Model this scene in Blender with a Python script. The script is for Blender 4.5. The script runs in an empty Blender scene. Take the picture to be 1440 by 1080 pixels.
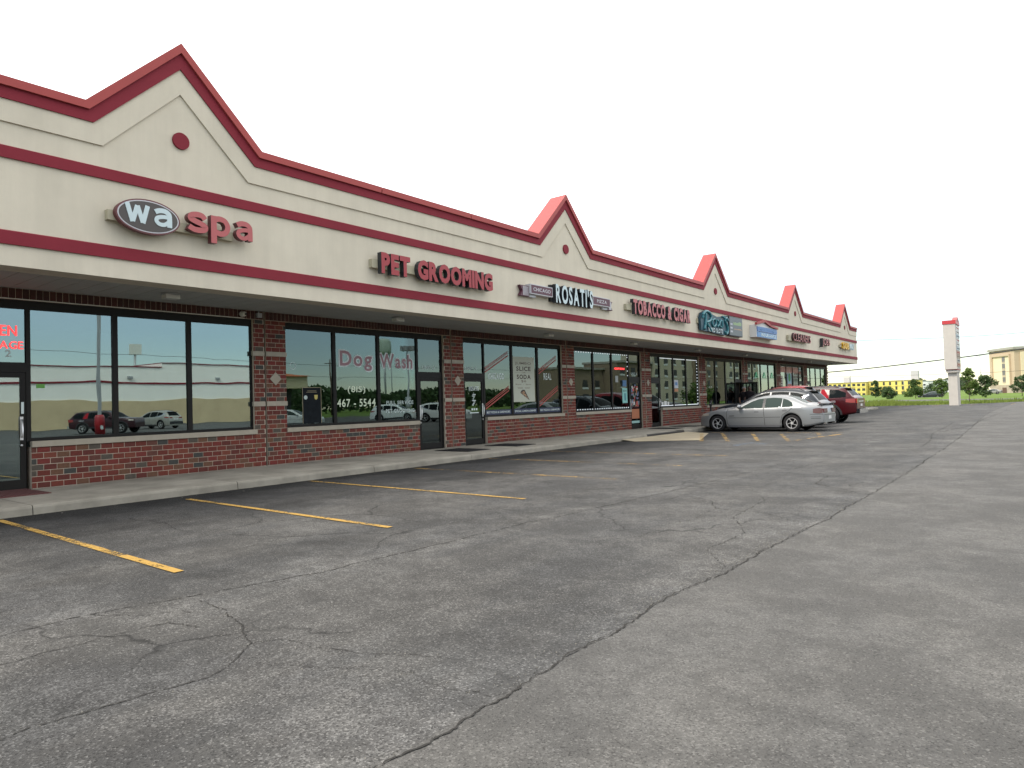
import bpy, bmesh, math, random
from mathutils import Vector, Matrix
random.seed(7)
S = bpy.context.scene
C = S.collection
R = math.radians

# ------------------------------------------------------------------ camera, world, sun
cam_d = bpy.data.cameras.new('camera'); cam = bpy.data.objects.new('camera', cam_d); C.objects.link(cam)
ROT = ((0.78462337, -0.0407367, -0.61863292), (0.61924766, 0.00325082, 0.785189), (-0.02997494, -0.99916463, 0.02777678))
cam.matrix_world = Matrix(((ROT[0][0], -ROT[0][1], -ROT[0][2], 0), (ROT[1][0], -ROT[1][1], -ROT[1][2], 0),
                           (ROT[2][0], -ROT[2][1], -ROT[2][2], 1.35), (0, 0, 0, 1)))
cam_d.sensor_width = 36; cam_d.lens = 36*970/1440; cam_d.clip_start = .05; cam_d.clip_end = 6000
S.camera = cam
CLOUD_W = 9.0; SUN_EL = 49; SUN_DIR = Vector((-.50, -.87, 0)).normalized()
w = bpy.data.worlds.new('World'); S.world = w; w.use_nodes = True
nt = w.node_tree; nt.nodes.clear()
out = nt.nodes.new('ShaderNodeOutputWorld'); bg = nt.nodes.new('ShaderNodeBackground'); sky = nt.nodes.new('ShaderNodeTexSky')
sky.sky_type = 'NISHITA'; sky.sun_disc = False; sky.sun_elevation = R(SUN_EL)
sky.sun_rotation = math.atan2(SUN_DIR.x, SUN_DIR.y); sky.air_density = 1.0; sky.dust_density = .15; sky.ozone_density = 1.0
tcw = nt.nodes.new('ShaderNodeTexCoord'); mpw = nt.nodes.new('ShaderNodeMapping'); mpw.inputs['Scale'].default_value = (1.2, 1.2, 2.2)
nz = nt.nodes.new('ShaderNodeTexNoise'); nz.inputs['Scale'].default_value = .75; nz.inputs['Detail'].default_value = 7; nz.inputs['Roughness'].default_value = .58; nz.noise_dimensions = '4D'; nz.inputs['W'].default_value = CLOUD_W
cr = nt.nodes.new('ShaderNodeValToRGB'); cr.color_ramp.elements[0].position = .40; cr.color_ramp.elements[1].position = .62
cr.color_ramp.elements[0].color = (.28, .28, .28, 1); cr.color_ramp.elements[1].color = (.72, .72, .72, 1)
mxw = nt.nodes.new('ShaderNodeMix'); mxw.data_type = 'RGBA'
nt.links.new(tcw.outputs['Generated'], mpw.inputs['Vector']); nt.links.new(mpw.outputs['Vector'], nz.inputs['Vector'])
nt.links.new(nz.outputs['Fac'], cr.inputs['Fac'])
sxw = nt.nodes.new('ShaderNodeSeparateXYZ'); nt.links.new(tcw.outputs['Generated'], sxw.inputs[0])   # the cloud sheet thins out towards the horizon
elw = nt.nodes.new('ShaderNodeMapRange'); elw.interpolation_type = 'SMOOTHSTEP'
for k_, v_ in zip(('From Min', 'From Max', 'To Min', 'To Max'), (.05, .34, .03, 1.)): elw.inputs[k_].default_value = v_
nt.links.new(sxw.outputs['Z'], elw.inputs['Value'])
muw = nt.nodes.new('ShaderNodeMath'); muw.operation = 'MULTIPLY'; nt.links.new(cr.outputs['Color'], muw.inputs[0]); nt.links.new(elw.outputs['Result'], muw.inputs[1])
nt.links.new(muw.outputs[0], mxw.inputs['Factor'])
nt.links.new(sky.outputs['Color'], mxw.inputs['A']); mxw.inputs['B'].default_value = (21.5, 20.8, 19.7, 1)
nt.links.new(mxw.outputs['Result'], bg.inputs['Color']); bg.inputs['Strength'].default_value = .06
nt.links.new(bg.outputs['Background'], out.inputs['Surface'])
sl = bpy.data.lights.new('sun', 'SUN'); sl.energy = 1.5; sl.angle = R(14); sl.color = (1, .92, .80)
sun = bpy.data.objects.new('sun', sl); C.objects.link(sun)
sd = Vector((SUN_DIR.x*math.cos(R(SUN_EL)), SUN_DIR.y*math.cos(R(SUN_EL)), math.sin(R(SUN_EL))))
sun.rotation_euler = (-sd).to_track_quat('-Z', 'Y').to_euler()
S.view_settings.view_transform = 'Standard'; S.view_settings.look = 'None'; S.view_settings.gamma = 1
S.view_settings.use_curve_mapping = False; S.view_settings.exposure = 1.6
S.render.engine = 'CYCLES'; S.cycles.max_bounces = 8; S.cycles.transparent_max_bounces = 24

# ------------------------------------------------------------------ materials
def new_mat(name):
    m = bpy.data.materials.new(name); m.use_nodes = True
    return m, m.node_tree, m.node_tree.nodes['Principled BSDF']
def mat(name, col, rough=.6, metal=0, var=0, vs=4, bump=0, bs=60, spec=.5, emit=0, coat=0, dirt=None):
    m, t, b = new_mat(name)
    b.inputs['Base Color'].default_value = (*col, 1); b.inputs['Roughness'].default_value = rough
    b.inputs['Metallic'].default_value = metal; b.inputs['Specular IOR Level'].default_value = spec
    b.inputs['Coat Weight'].default_value = coat; b.inputs['Coat Roughness'].default_value = .05
    if emit:
        b.inputs['Emission Color'].default_value = (*col, 1); b.inputs['Emission Strength'].default_value = emit
    if var or bump:
        g = t.nodes.new('ShaderNodeNewGeometry')
    if var:
        n = t.nodes.new('ShaderNodeTexNoise'); n.inputs['Scale'].default_value = vs; n.inputs['Detail'].default_value = 6
        n.inputs['Roughness'].default_value = .62
        t.links.new(g.outputs['Position'], n.inputs['Vector'])
        r = t.nodes.new('ShaderNodeValToRGB'); r.color_ramp.elements[0].position = .3; r.color_ramp.elements[1].position = .7
        lo = dirt if dirt else tuple(c*(1-var) for c in col)
        r.color_ramp.elements[0].color = (*lo, 1); r.color_ramp.elements[1].color = (*(min(1, c*(1+var*.6)) for c in col), 1)
        t.links.new(n.outputs['Fac'], r.inputs['Fac']); t.links.new(r.outputs['Color'], b.inputs['Base Color'])
    if bump:
        n2 = t.nodes.new('ShaderNodeTexNoise'); n2.inputs['Scale'].default_value = bs; n2.inputs['Detail'].default_value = 3
        t.links.new(g.outputs['Position'], n2.inputs['Vector'])
        bp = t.nodes.new('ShaderNodeBump'); bp.inputs['Strength'].default_value = bump; bp.inputs['Distance'].default_value = .01
        t.links.new(n2.outputs['Fac'], bp.inputs['Height']); t.links.new(bp.outputs['Normal'], b.inputs['Normal'])
    return m
def glass_mat(name, refl, tint=(.30, .36, .36), wave=.0012):
    m = bpy.data.materials.new(name); m.use_nodes = True; t = m.node_tree; t.nodes.clear()
    o = t.nodes.new('ShaderNodeOutputMaterial'); mx = t.nodes.new('ShaderNodeMixShader')
    tr = t.nodes.new('ShaderNodeBsdfTransparent'); tr.inputs['Color'].default_value = (*tint, 1)
    gl = t.nodes.new('ShaderNodeBsdfGlossy'); gl.inputs['Roughness'].default_value = .0; gl.inputs['Color'].default_value = (.82, 1.0, 1.0, 1)
    lw = t.nodes.new('ShaderNodeFresnel'); lw.inputs['IOR'].default_value = 1.45
    ma = t.nodes.new('ShaderNodeMath'); ma.operation = 'ADD'; ma.inputs[1].default_value = refl; ma.use_clamp = True
    g = t.nodes.new('ShaderNodeNewGeometry'); n = t.nodes.new('ShaderNodeTexNoise'); n.inputs['Scale'].default_value = 1.1; n.inputs['Detail'].default_value = 1
    bp = t.nodes.new('ShaderNodeBump'); bp.inputs['Strength'].default_value = 1; bp.inputs['Distance'].default_value = wave
    t.links.new(g.outputs['Position'], n.inputs['Vector']); t.links.new(n.outputs['Fac'], bp.inputs['Height'])
    t.links.new(bp.outputs['Normal'], gl.inputs['Normal'])
    t.links.new(lw.outputs['Fac'], ma.inputs[0]); t.links.new(ma.outputs[0], mx.inputs['Fac'])
    t.links.new(tr.outputs[0], mx.inputs[1]); t.links.new(gl.outputs[0], mx.inputs[2]); t.links.new(mx.outputs[0], o.inputs['Surface'])
    return m

M = {}
M['stucco'] = mat('cream_stucco', (.61, .56, .455), .9, var=.07, vs=1.3, bump=.25, bs=160, spec=.2)
def streaks(m, amp):
    t = m.node_tree; b = t.nodes['Principled BSDF']; src = b.inputs['Base Color'].links[0].from_socket
    g = t.nodes.new('ShaderNodeNewGeometry'); mp = t.nodes.new('ShaderNodeMapping'); mp.inputs['Scale'].default_value = (1, 2.6, .22)
    n = t.nodes.new('ShaderNodeTexNoise'); n.inputs['Scale'].default_value = 1.5; n.inputs['Detail'].default_value = 6; n.inputs['Roughness'].default_value = .65
    r = t.nodes.new('ShaderNodeMapRange')
    for k, v in zip(('From Min', 'From Max', 'To Min', 'To Max'), (.35, .62, 1-amp, 1.0)): r.inputs[k].default_value = v
    v = t.nodes.new('ShaderNodeVectorMath'); v.operation = 'SCALE'
    t.links.new(g.outputs['Position'], mp.inputs['Vector']); t.links.new(mp.outputs[0], n.inputs['Vector']); t.links.new(n.outputs['Fac'], r.inputs['Value'])
    t.links.new(src, v.inputs[0]); t.links.new(r.outputs['Result'], v.inputs['Scale']); t.links.new(v.outputs[0], b.inputs['Base Color'])
streaks(M['stucco'], .06)
M['band'] = mat('dark_red_stucco', (.205, .020, .033), .75, var=.08, vs=2, bump=.15, bs=160, spec=.25)
M['coping'] = mat('red_coping_metal', (.35, .062, .058), .5, metal=.0, var=.05, vs=2, spec=.25)
M['soffit'] = mat('grey_soffit_panel', (.38, .385, .365), .65, var=.06, vs=2)
M['seam'] = mat('dark_joint', (.03, .028, .027), .9)
BR = [(c[0]*.51, c[1]*.62, c[2]*.55) for c in [(.29, .062, .050), (.25, .052, .045), (.32, .080, .060), (.21, .050, .046), (.25, .105, .075), (.165, .115, .105), (.105, .088, .090), (.30, .055, .052), (.22, .075, .065)]]
BW = [22, 20, 14, 14, 8, 8, 5, 16, 8]
BR += [(.062, .026, .021), (.075, .029, .023), (.052, .025, .021)]; BW += [0, 0, 0]
for i, c in enumerate(BR): M['brick%d' % i] = mat('clay_brick_%d' % i, c, .85, var=.18, vs=22, bump=.3, bs=120, spec=.25)
M['mortar'] = mat('mortar', (.44, .37, .29), .95, var=.12, vs=5)
M['stone'] = mat('limestone', (.33, .295, .235), .85, var=.12, vs=5, bump=.2, bs=90)
M['frame'] = mat('dark_bronze_aluminium', (.010, .009, .008), .5, metal=.0, spec=.2)
M['glass1'] = glass_mat('strong_mirror_glass', .23)
M['glass2'] = glass_mat('shop_glass', .085)
M['room'] = mat('shop_interior', (.16, .15, .14), .9)
M['concrete'] = mat('sidewalk_concrete', (.25, .235, .195), .9, var=.16, vs=1.6, bump=.3, bs=90, dirt=(.15, .138, .112))
M['pad'] = mat('tan_concrete', (.31, .265, .18), .9, var=.16, vs=1.2, bump=.3, bs=90)
M['yellow'] = None
M['black'] = mat('black_rubber', (.018, .018, .019), .75, spec=.3)
M['plastic'] = mat('black_plastic', (.02, .02, .022), .45)
M['chrome'] = mat('chrome', (.75, .76, .78), .12, metal=1)
M['silverm'] = mat('brushed_metal', (.55, .55, .55), .35, metal=1)
M['white'] = mat('white_paint', (.62, .62, .60), .5, var=.04)
M['offwhite'] = mat('off_white_plastic', (.62, .60, .54), .5)
M['lamp'] = mat('lamp_lens', (.52, .52, .48), .3)
M['rednet'] = mat('neon_red', (1.0, .05, .05), .5, emit=.7)
M['ledw'] = mat('led_white', (.8, .85, .9), .5, emit=.25)
M['tube'] = mat('fluorescent_lens', (1, 1, .95), .5, emit=.8)
M['galv'] = mat('galvanised_steel', (.34, .35, .36), .5, metal=.4)
M['wood'] = mat('bark', (.10, .075, .055), .95, var=.3, vs=8)

def worn_yellow(name, col, wear):
    m, t, b = new_mat(name)
    b.inputs['Roughness'].default_value = .8; b.inputs['Base Color'].default_value = (*col, 1)
    o = t.nodes['Material Output']; mx = t.nodes.new('ShaderNodeMixShader'); tr = t.nodes.new('ShaderNodeBsdfTransparent')
    g = t.nodes.new('ShaderNodeNewGeometry')
    n = t.nodes.new('ShaderNodeTexNoise'); n.inputs['Scale'].default_value = 26; n.inputs['Detail'].default_value = 6; n.inputs['Roughness'].default_value = .8
    n2 = t.nodes.new('ShaderNodeTexNoise'); n2.inputs['Scale'].default_value = 2.2; n2.inputs['Detail'].default_value = 3
    ad = t.nodes.new('ShaderNodeMath'); ad.operation = 'MULTIPLY_ADD'; ad.inputs[1].default_value = .55
    r = t.nodes.new('ShaderNodeValToRGB'); r.color_ramp.elements[0].position = wear; r.color_ramp.elements[1].position = wear+.10
    t.links.new(g.outputs['Position'], n.inputs['Vector']); t.links.new(g.outputs['Position'], n2.inputs['Vector'])
    t.links.new(n2.outputs['Fac'], ad.inputs[0]); t.links.new(n.outputs['Fac'], ad.inputs[2])
    t.links.new(ad.outputs[0], r.inputs['Fac']); t.links.new(r.outputs['Color'], mx.inputs['Fac'])
    t.links.new(tr.outputs[0], mx.inputs[1]); t.links.new(b.outputs[0], mx.inputs[2]); t.links.new(mx.outputs[0], o.inputs['Surface'])
    return m
M['yellow'] = worn_yellow('worn_yellow_paint', (.34, .205, .04), .68)
M['yellow2'] = worn_yellow('fainter_yellow_paint', (.36, .22, .05), .76)
M['blue_paint'] = worn_yellow('worn_blue_paint', (.10, .20, .34), .84)

def asphalt(name, base, chips, patch, tar, fine_cracks, tonal=.2):
    m, t, b = new_mat(name); L = t.links.new; N = t.nodes.new
    b.inputs['Roughness'].default_value = .88; b.inputs['Specular IOR Level'].default_value = .3
    g = N('ShaderNodeNewGeometry')
    def noise(sc, det=5, ro=.6, vec=None):
        n = N('ShaderNodeTexNoise'); n.inputs['Scale'].default_value = sc; n.inputs['Detail'].default_value = det; n.inputs['Roughness'].default_value = ro
        L(vec or g.outputs['Position'], n.inputs['Vector']); return n.outputs['Fac']
    def ramp(f, a, bb, ca=0., cb=1.):
        r = N('ShaderNodeMapRange'); r.interpolation_type = 'SMOOTHSTEP'
        for k, v in zip(('From Min', 'From Max', 'To Min', 'To Max'), (a, bb, ca, cb)): r.inputs[k].default_value = v
        L(f, r.inputs['Value']); return r.outputs['Result']
    def math_(op, a, bb):
        n = N('ShaderNodeMath'); n.operation = op
        for i, v in enumerate((a, bb)):
            if isinstance(v, (int, float)): n.inputs[i].default_value = v
            else: L(v, n.inputs[i])
        return n.outputs[0]
    mp = N('ShaderNodeMapping'); mp.inputs['Scale'].default_value = (.55, .13, 1); mp.inputs['Rotation'].default_value = (0, 0, R(8)); L(g.outputs['Position'], mp.inputs['Vector'])
    mp2 = N('ShaderNodeMapping'); mp2.inputs['Scale'].default_value = (.25, 1.6, 1); mp2.inputs['Rotation'].default_value = (0, 0, R(-6)); L(g.outputs['Position'], mp2.inputs['Vector'])
    big = ramp(noise(.33, 4, .6), .32, .68, 1-patch, 1+patch)
    streak = ramp(noise(1.0, 4, .6, mp.outputs[0]), .3, .7, 1-patch*.8, 1+patch*.8)
    streak2 = ramp(noise(.9, 4, .6, mp2.outputs[0]), .3, .7, 1-patch*.7, 1+patch*.7)
    med = ramp(noise(3.1, 5, .7), .3, .7, 1-tonal*.7, 1+tonal*.7)
    vo = N('ShaderNodeTexVoronoi'); vo.inputs['Scale'].default_value = 118; L(g.outputs['Position'], vo.inputs['Vector'])
    sp = N('ShaderNodeSeparateColor'); L(vo.outputs['Color'], sp.inputs[0])
    worn = math_('MULTIPLY', ramp(noise(.9, 6, .72), .36, .62), ramp(noise(5.5, 4, .7), .30, .62, .35, 1.))                       # where the binder has worn off the stones
    thr = math_('SUBTRACT', .93, math_('MULTIPLY', worn, .42))
    chip = math_('GREATER_THAN', sp.outputs[0], thr)
    chipb = math_('MULTIPLY', chip, math_('MULTIPLY', sp.outputs[1], chips))
    dark = ramp(sp.outputs[2], .0, .38, .5, 1.)
    f = math_('MULTIPLY', math_('MULTIPLY', big, streak), math_('MULTIPLY', med, streak2))
    f = math_('MULTIPLY', f, dark)
    f = math_('MULTIPLY', f, ramp(worn, 0., 1., .92, 1.22))
    f = math_('ADD', f, chipb)
    sx = N('ShaderNodeSeparateXYZ'); L(g.outputs['Position'], sx.inputs[0])
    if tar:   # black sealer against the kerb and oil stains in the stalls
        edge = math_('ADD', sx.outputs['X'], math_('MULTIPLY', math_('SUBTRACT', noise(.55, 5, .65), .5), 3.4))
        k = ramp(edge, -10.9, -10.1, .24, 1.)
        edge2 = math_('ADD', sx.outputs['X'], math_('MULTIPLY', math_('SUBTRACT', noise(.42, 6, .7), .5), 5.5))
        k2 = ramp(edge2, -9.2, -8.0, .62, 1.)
        st = ramp(noise(.75, 5, .62), .56, .66, 1., .72)
        inb = ramp(sx.outputs['X'], -5.6, -4.6, 1., 0.)
        st = math_('ADD', 1., math_('MULTIPLY', math_('SUBTRACT', st, 1.), inb))
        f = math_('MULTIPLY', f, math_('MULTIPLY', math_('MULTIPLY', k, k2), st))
    if fine_cracks:   # paler broken surface beside the long seam and the second seam
        nz_ = noise(2.3, 6, .75)
        zone = math_('MULTIPLY', ramp(sx.outputs['X'], -2.75, -2.12), ramp(nz_, .40, .62))
        xb = math_('ADD', sx.outputs['X'], math_('MULTIPLY', sx.outputs['Y'], -.06))
        zb_ = math_('MULTIPLY', math_('MULTIPLY', ramp(xb, -6.0, -5.2), ramp(xb, -4.4, -5.15)), ramp(nz_, .46, .62))
        f = math_('MULTIPLY', f, math_('ADD', 1., math_('ADD', math_('MULTIPLY', zone, .42), math_('MULTIPLY', zb_, .36))))
        pit = ramp(noise(24, 4, .8), .30, .42, .62, 1.)
        f = math_('MULTIPLY', f, pit)
        nd = N('ShaderNodeTexNoise'); nd.inputs['Scale'].default_value = 1.6; nd.inputs['Detail'].default_value = 6; L(g.outputs['Position'], nd.inputs['Vector'])
        va = N('ShaderNodeVectorMath'); va.operation = 'MULTIPLY_ADD'; va.inputs[1].default_value = (.7, .7, 0); L(nd.outputs['Color'], va.inputs[0]); L(g.outputs['Position'], va.inputs[2])
        v2 = N('ShaderNodeTexVoronoi'); v2.feature = 'DISTANCE_TO_EDGE'; v2.inputs['Scale'].default_value = .55; L(va.outputs[0], v2.inputs['Vector'])
        line = ramp(v2.outputs['Distance'], .0, .012, .38, 1.)
        msk = ramp(noise(.35, 3, .5), .50, .60)
        line = math_('ADD', 1., math_('MULTIPLY', math_('SUBTRACT', line, 1.), msk))
        f = math_('MULTIPLY', f, line)
    tone = N('ShaderNodeMix'); tone.data_type = 'RGBA'; tone.inputs['A'].default_value = (base[0]*(1-tonal), base[1]*(1-tonal*.9), base[2]*(1-tonal*.75), 1); tone.inputs['B'].default_value = (base[0]*(1+tonal*.7), base[1]*(1+tonal*.65), base[2]*(1+tonal*.55), 1)
    mp3 = N('ShaderNodeMapping'); mp3.inputs['Scale'].default_value = (.62, .30, 1); mp3.inputs['Rotation'].default_value = (0, 0, R(-14)); L(g.outputs['Position'], mp3.inputs['Vector'])
    L(ramp(noise(1.15, 7, .66, mp3.outputs[0]), .40, .60), tone.inputs['Factor'])
    cm = N('ShaderNodeVectorMath'); cm.operation = 'SCALE'; L(tone.outputs['Result'], cm.inputs[0]); L(f, cm.inputs['Scale']); L(cm.outputs[0], b.inputs['Base Color'])
    bp = N('ShaderNodeBump'); bp.inputs['Strength'].default_value = .55; bp.inputs['Distance'].default_value = .008
    L(math_('ADD', vo.outputs['Distance'], noise(60, 3)), bp.inputs['Height']); L(bp.outputs['Normal'], b.inputs['Normal'])
    return m
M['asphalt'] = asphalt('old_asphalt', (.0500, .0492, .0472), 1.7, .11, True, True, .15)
M['asphalt2'] = asphalt('newer_asphalt', (.073, .0712, .0672), .75, .05, False, False, .06)
M['crack'] = mat('crack_dark', (.038, .037, .035), 1.0, spec=.05)
M['crumb'] = mat('crumbled_stone', (.16, .152, .132), .95, var=.5, vs=60)
M['grass'] = mat('field_grass', (.10, .158, .026), .9, var=.45, vs=.25, bump=.6, bs=6, spec=.1)
M['blade'] = mat('grass_blade', (.13, .17, .035), .8, var=.4, vs=.6, spec=.15)

# ------------------------------------------------------------------ mesh helpers
class MB:
    def __init__(s): s.v = []; s.f = []; s.m = []; s.sm = []
    def add(s, vs, fs, mi=0, sm=False):
        o = len(s.v); s.v += [tuple(p) for p in vs]
        for f in fs: s.f.append([o+i for i in f]); s.m.append(mi); s.sm.append(sm)
        return s
    def box(s, x0, x1, y0, y1, z0, z1, mi=0):
        v = [(x0, y0, z0), (x1, y0, z0), (x1, y1, z0), (x0, y1, z0), (x0, y0, z1), (x1, y0, z1), (x1, y1, z1), (x0, y1, z1)]
        return s.add(v, [(0, 3, 2, 1), (4, 5, 6, 7), (0, 1, 5, 4), (1, 2, 6, 5), (2, 3, 7, 6), (3, 0, 4, 7)], mi)
    def quad(s, a, b, c, d, mi=0): return s.add([a, b, c, d], [(0, 1, 2, 3)], mi)
    def prism_yz(s, pts, x0, x1, mi=0):          # polygon in (y, z), extruded along x
        n = len(pts); v = [(x1, y, z) for y, z in pts]+[(x0, y, z) for y, z in pts]
        ar = sum(pts[i][0]*pts[(i+1) % n][1]-pts[(i+1) % n][0]*pts[i][1] for i in range(n))
        f = [list(range(n)), list(range(2*n-1, n-1, -1))]+[(i, n+i, n+(i+1) % n, (i+1) % n) for i in range(n)]
        if ar < 0: f = [list(reversed(q)) for q in f]
        return s.add(v, f, mi)
    def strip_yz(s, lo, hi, x0, x1, mi=0):       # band between two polylines in (y, z), extruded along x
        for i in range(len(lo)-1):
            s.prism_yz([lo[i], lo[i+1], hi[i+1], hi[i]], x0, x1, mi)
        return s
    def tube(s, pts, rads, n=8, mi=0, caps=True):
        pts = [Vector(p) for p in pts]
        if not isinstance(rads, (list, tuple)): rads = [rads]*len(pts)
        rings = []
        for i, p in enumerate(pts):
            d = (pts[min(i+1, len(pts)-1)]-pts[max(i-1, 0)]).normalized()
            a = d.cross(Vector((0, 0, 1)) if abs(d.z) < .9 else Vector((1, 0, 0))).normalized(); b = d.cross(a)
            rings.append([p+(a*math.cos(2*math.pi*k/n)+b*math.sin(2*math.pi*k/n))*rads[i] for k in range(n)])
        v = [q for r in rings for q in r]; f = []
        for i in range(len(pts)-1):
            for k in range(n):
                f.append((i*n+k, i*n+(k+1) % n, (i+1)*n+(k+1) % n, (i+1)*n+k))
        if caps: f += [list(range(n))[::-1], [len(v)-n+k for k in range(n)]]
        return s.add(v, f, mi, True)
    def lathe(s, prof, n=24, origin=(0, 0, 0), axis='y', mi=0, sm=True):  # prof (r, h)
        v = []; f = []
        for r, h in prof:
            for k in range(n):
                a = 2*math.pi*k/n; c, d = r*math.cos(a), r*math.sin(a)
                p = {'y': (c, h, d), 'x': (h, c, d), 'z': (c, d, h)}[axis]
                v.append((p[0]+origin[0], p[1]+origin[1], p[2]+origin[2]))
        for i in range(len(prof)-1):
            for k in range(n):
                f.append((i*n+k, i*n+(k+1) % n, (i+1)*n+(k+1) % n, (i+1)*n+k))
        return s.add(v, f, mi, sm)
    def mesh(s, name, mats, off=(0, 0, 0)):
        me = bpy.data.meshes.new(name)
        me.from_pydata([(a-off[0], b-off[1], c-off[2]) for a, b, c in s.v], [], s.f)
        for m in (mats if isinstance(mats, (list, tuple)) else [mats]): me.materials.append(m)
        me.polygons.foreach_set('material_index', s.m); me.polygons.foreach_set('use_smooth', s.sm); me.update()
        return me
    def build(s, name, mats, parent=None, local=False, fix=False):
        off = (0, 0, 0) if local or parent is None else wloc(parent)
        me = s.mesh(name, mats, off)
        if fix:
            bm = bmesh.new(); bm.from_mesh(me); bmesh.ops.remove_doubles(bm, verts=bm.verts, dist=1e-5); bmesh.ops.recalc_face_normals(bm, faces=bm.faces); bm.to_mesh(me); bm.free()
        return link(name, me, parent)
def wloc(o):
    p = Vector((0, 0, 0))
    while o: p = p+Vector(o.location); o = o.parent
    return p
def link(name, me, parent=None):
    o = bpy.data.objects.new(name, me); C.objects.link(o)
    if parent: o.parent = parent
    return o
def tag(o, label=None, cat=None, group=None, kind=None):
    if label: o['label'] = label
    if cat: o['category'] = cat
    if group: o['group'] = group
    if kind: o['kind'] = kind
    return o
def thing(name, label, cat, loc=(0, 0, 0), rz=0, group=None):
    o = bpy.data.objects.new(name, None); C.objects.link(o); o.location = loc; o.rotation_euler = (0, 0, rz); o.empty_display_size = .2
    return tag(o, label, cat, group)
def recopy(root, loc, rz=None, label=None, group=None, recol=None):
    r = root.copy(); C.objects.link(r); r.location = loc
    if rz is not None: r.rotation_euler = (0, 0, rz)
    if label: r['label'] = label
    if group: r['group'] = group
    def rec(src, dst):
        for ch in src.children:
            c = ch.copy(); C.objects.link(c); c.parent = dst
            if recol and c.data:
                for sl_ in c.material_slots:
                    if sl_.material and sl_.material.name in recol:
                        nm = recol[sl_.material.name]; sl_.link = 'OBJECT'; sl_.material = nm
            rec(ch, c)
    rec(root, r); return r

# text as mesh, lying in the y-z plane and reading along +y
def glyph(ch, off=0., ext=.5, res=3, bevel=0):
    cu = bpy.data.curves.new('glyph', 'FONT'); cu.body = ch; cu.size = 1; cu.extrude = ext; cu.offset = off; cu.resolution_u = res
    o = bpy.data.objects.new('glyph', cu); C.objects.link(o)
    dg = bpy.context.evaluated_depsgraph_get(); me = bpy.data.meshes.new_from_object(o.evaluated_get(dg))
    bpy.data.objects.remove(o); bpy.data.curves.remove(cu)
    return me
def word_layout(word, off, ext, gap=.12, space=.35):
    gl = []; x = 0
    for ch in word:
        if ch == ' ': x += space; continue
        me = glyph(ch, off, ext); xs = [v.co.x for v in me.vertices]; ys = [v.co.y for v in me.vertices]
        if not xs: continue
        gl.append((ch, me, x-min(xs), min(ys), max(ys))); x += max(xs)-min(xs)+gap
    return gl, x-gap
def letters(word, y0, y1, z0, z1, x, depth, mats, parent, off=.02, gap=.12, space=.35, joined=None, slope=0., rot=0.):
    """channel letters; one part per letter, or one joined part when joined names it. mats = [face, side]"""
    gl, W = word_layout(word, off, .5, gap, space)
    lo = min(g[3] for g in gl); hi = max(g[4] for g in gl); sy = (y1-y0)/W; sz = (z1-z0)/(hi-lo); J = MB()
    P = wloc(parent) if parent else Vector((0, 0, 0))
    for ch, me, dx, a, b in gl:
        mb = MB(); mi = []
        vs = [(x+(v.co.z+.5)*depth, y0+(v.co.x+dx)*sy, z0+(v.co.y-lo)*sz+slope*((v.co.x+dx)*sy)) for v in me.vertices]
        T = mb if not joined else J
        for p in me.polygons:
            T.f.append([len(T.v)+i for i in p.vertices]); T.m.append(0 if p.normal.z > .7 else (1 if len(mats) > 1 else 0)); T.sm.append(False)
        T.v += vs
        if not joined: mb.build('letter', mats, parent)
        bpy.data.meshes.remove(me)
    if joined: return J.build(joined, mats, parent)

# ------------------------------------------------------------------ the setting
XW, XG, XF = -13.83, -13.93, -11.83       # wall face, glass plane, fascia face
KX = -11.2                                # kerb face
MB().add([(-1500, -400, -.05), (1500, -400, -.05), (1500, 2600, -.05), (-1500, 2600, -.05)], [(0, 1, 2, 3)]).build('ground', M['grass'])['kind'] = 'structure'
lot = MB()
edge = [(-30, 73.6), (-22, 73.2), (-15, 73.4), (-11, 75.6), (-8, 76.3), (-5, 79.5), (-2, 86), (4, 93), (12, 96), (58.3, 96)]
vs = [(-30, -40, 0), (58.3, -40, 0)]+[(a, b, 0) for a, b in reversed(edge)]
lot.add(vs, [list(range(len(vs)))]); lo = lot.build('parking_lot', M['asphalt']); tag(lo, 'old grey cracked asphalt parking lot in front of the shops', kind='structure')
# newer lane of asphalt right of the long seam
seam = [(-2.10, -38), (-2.06, -10), (-2.02, 0), (-2.05, 2.53), (-2.08, 3.0), (-2.06, 3.56), (-2.11, 4.1), (-2.1, 4.6), (-2.04, 5.2), (-2.05, 5.8), (-2.02, 6.81), (-1.99, 8.5), (-1.97, 10.76), (-2.0, 14), (-2.15, 22), (-2.5, 32), (-2.9, 42), (-3.1, 55), (-3.0, 70), (-3.0, 82)]
random.seed(3)
sm2 = []
for i in range(len(seam)-1):
    a, b = seam[i], seam[i+1]; n = max(1, int((b[1]-a[1])/.10)) if 1 < a[1] < 14 else 3
    for k in range(n):
        t = k/n; sm2.append((a[0]+(b[0]-a[0])*t+random.uniform(-.014, .014), a[1]+(b[1]-a[1])*t))
sm2.append(seam[-1])
vs = [(x, y, .006) for x, y in sm2]+[(14, 92, .006), (14, -38, .006)]
lane = MB().add(vs, [list(range(len(vs)))[::-1]]).build('driving_lane', M['asphalt2'], fix=True); tag(lane, 'smoother newer grey asphalt lane beside the long seam', kind='structure')
for p in lane.data.polygons:
    if p.normal.z < 0: lane.data.flip_normals(); break

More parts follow.
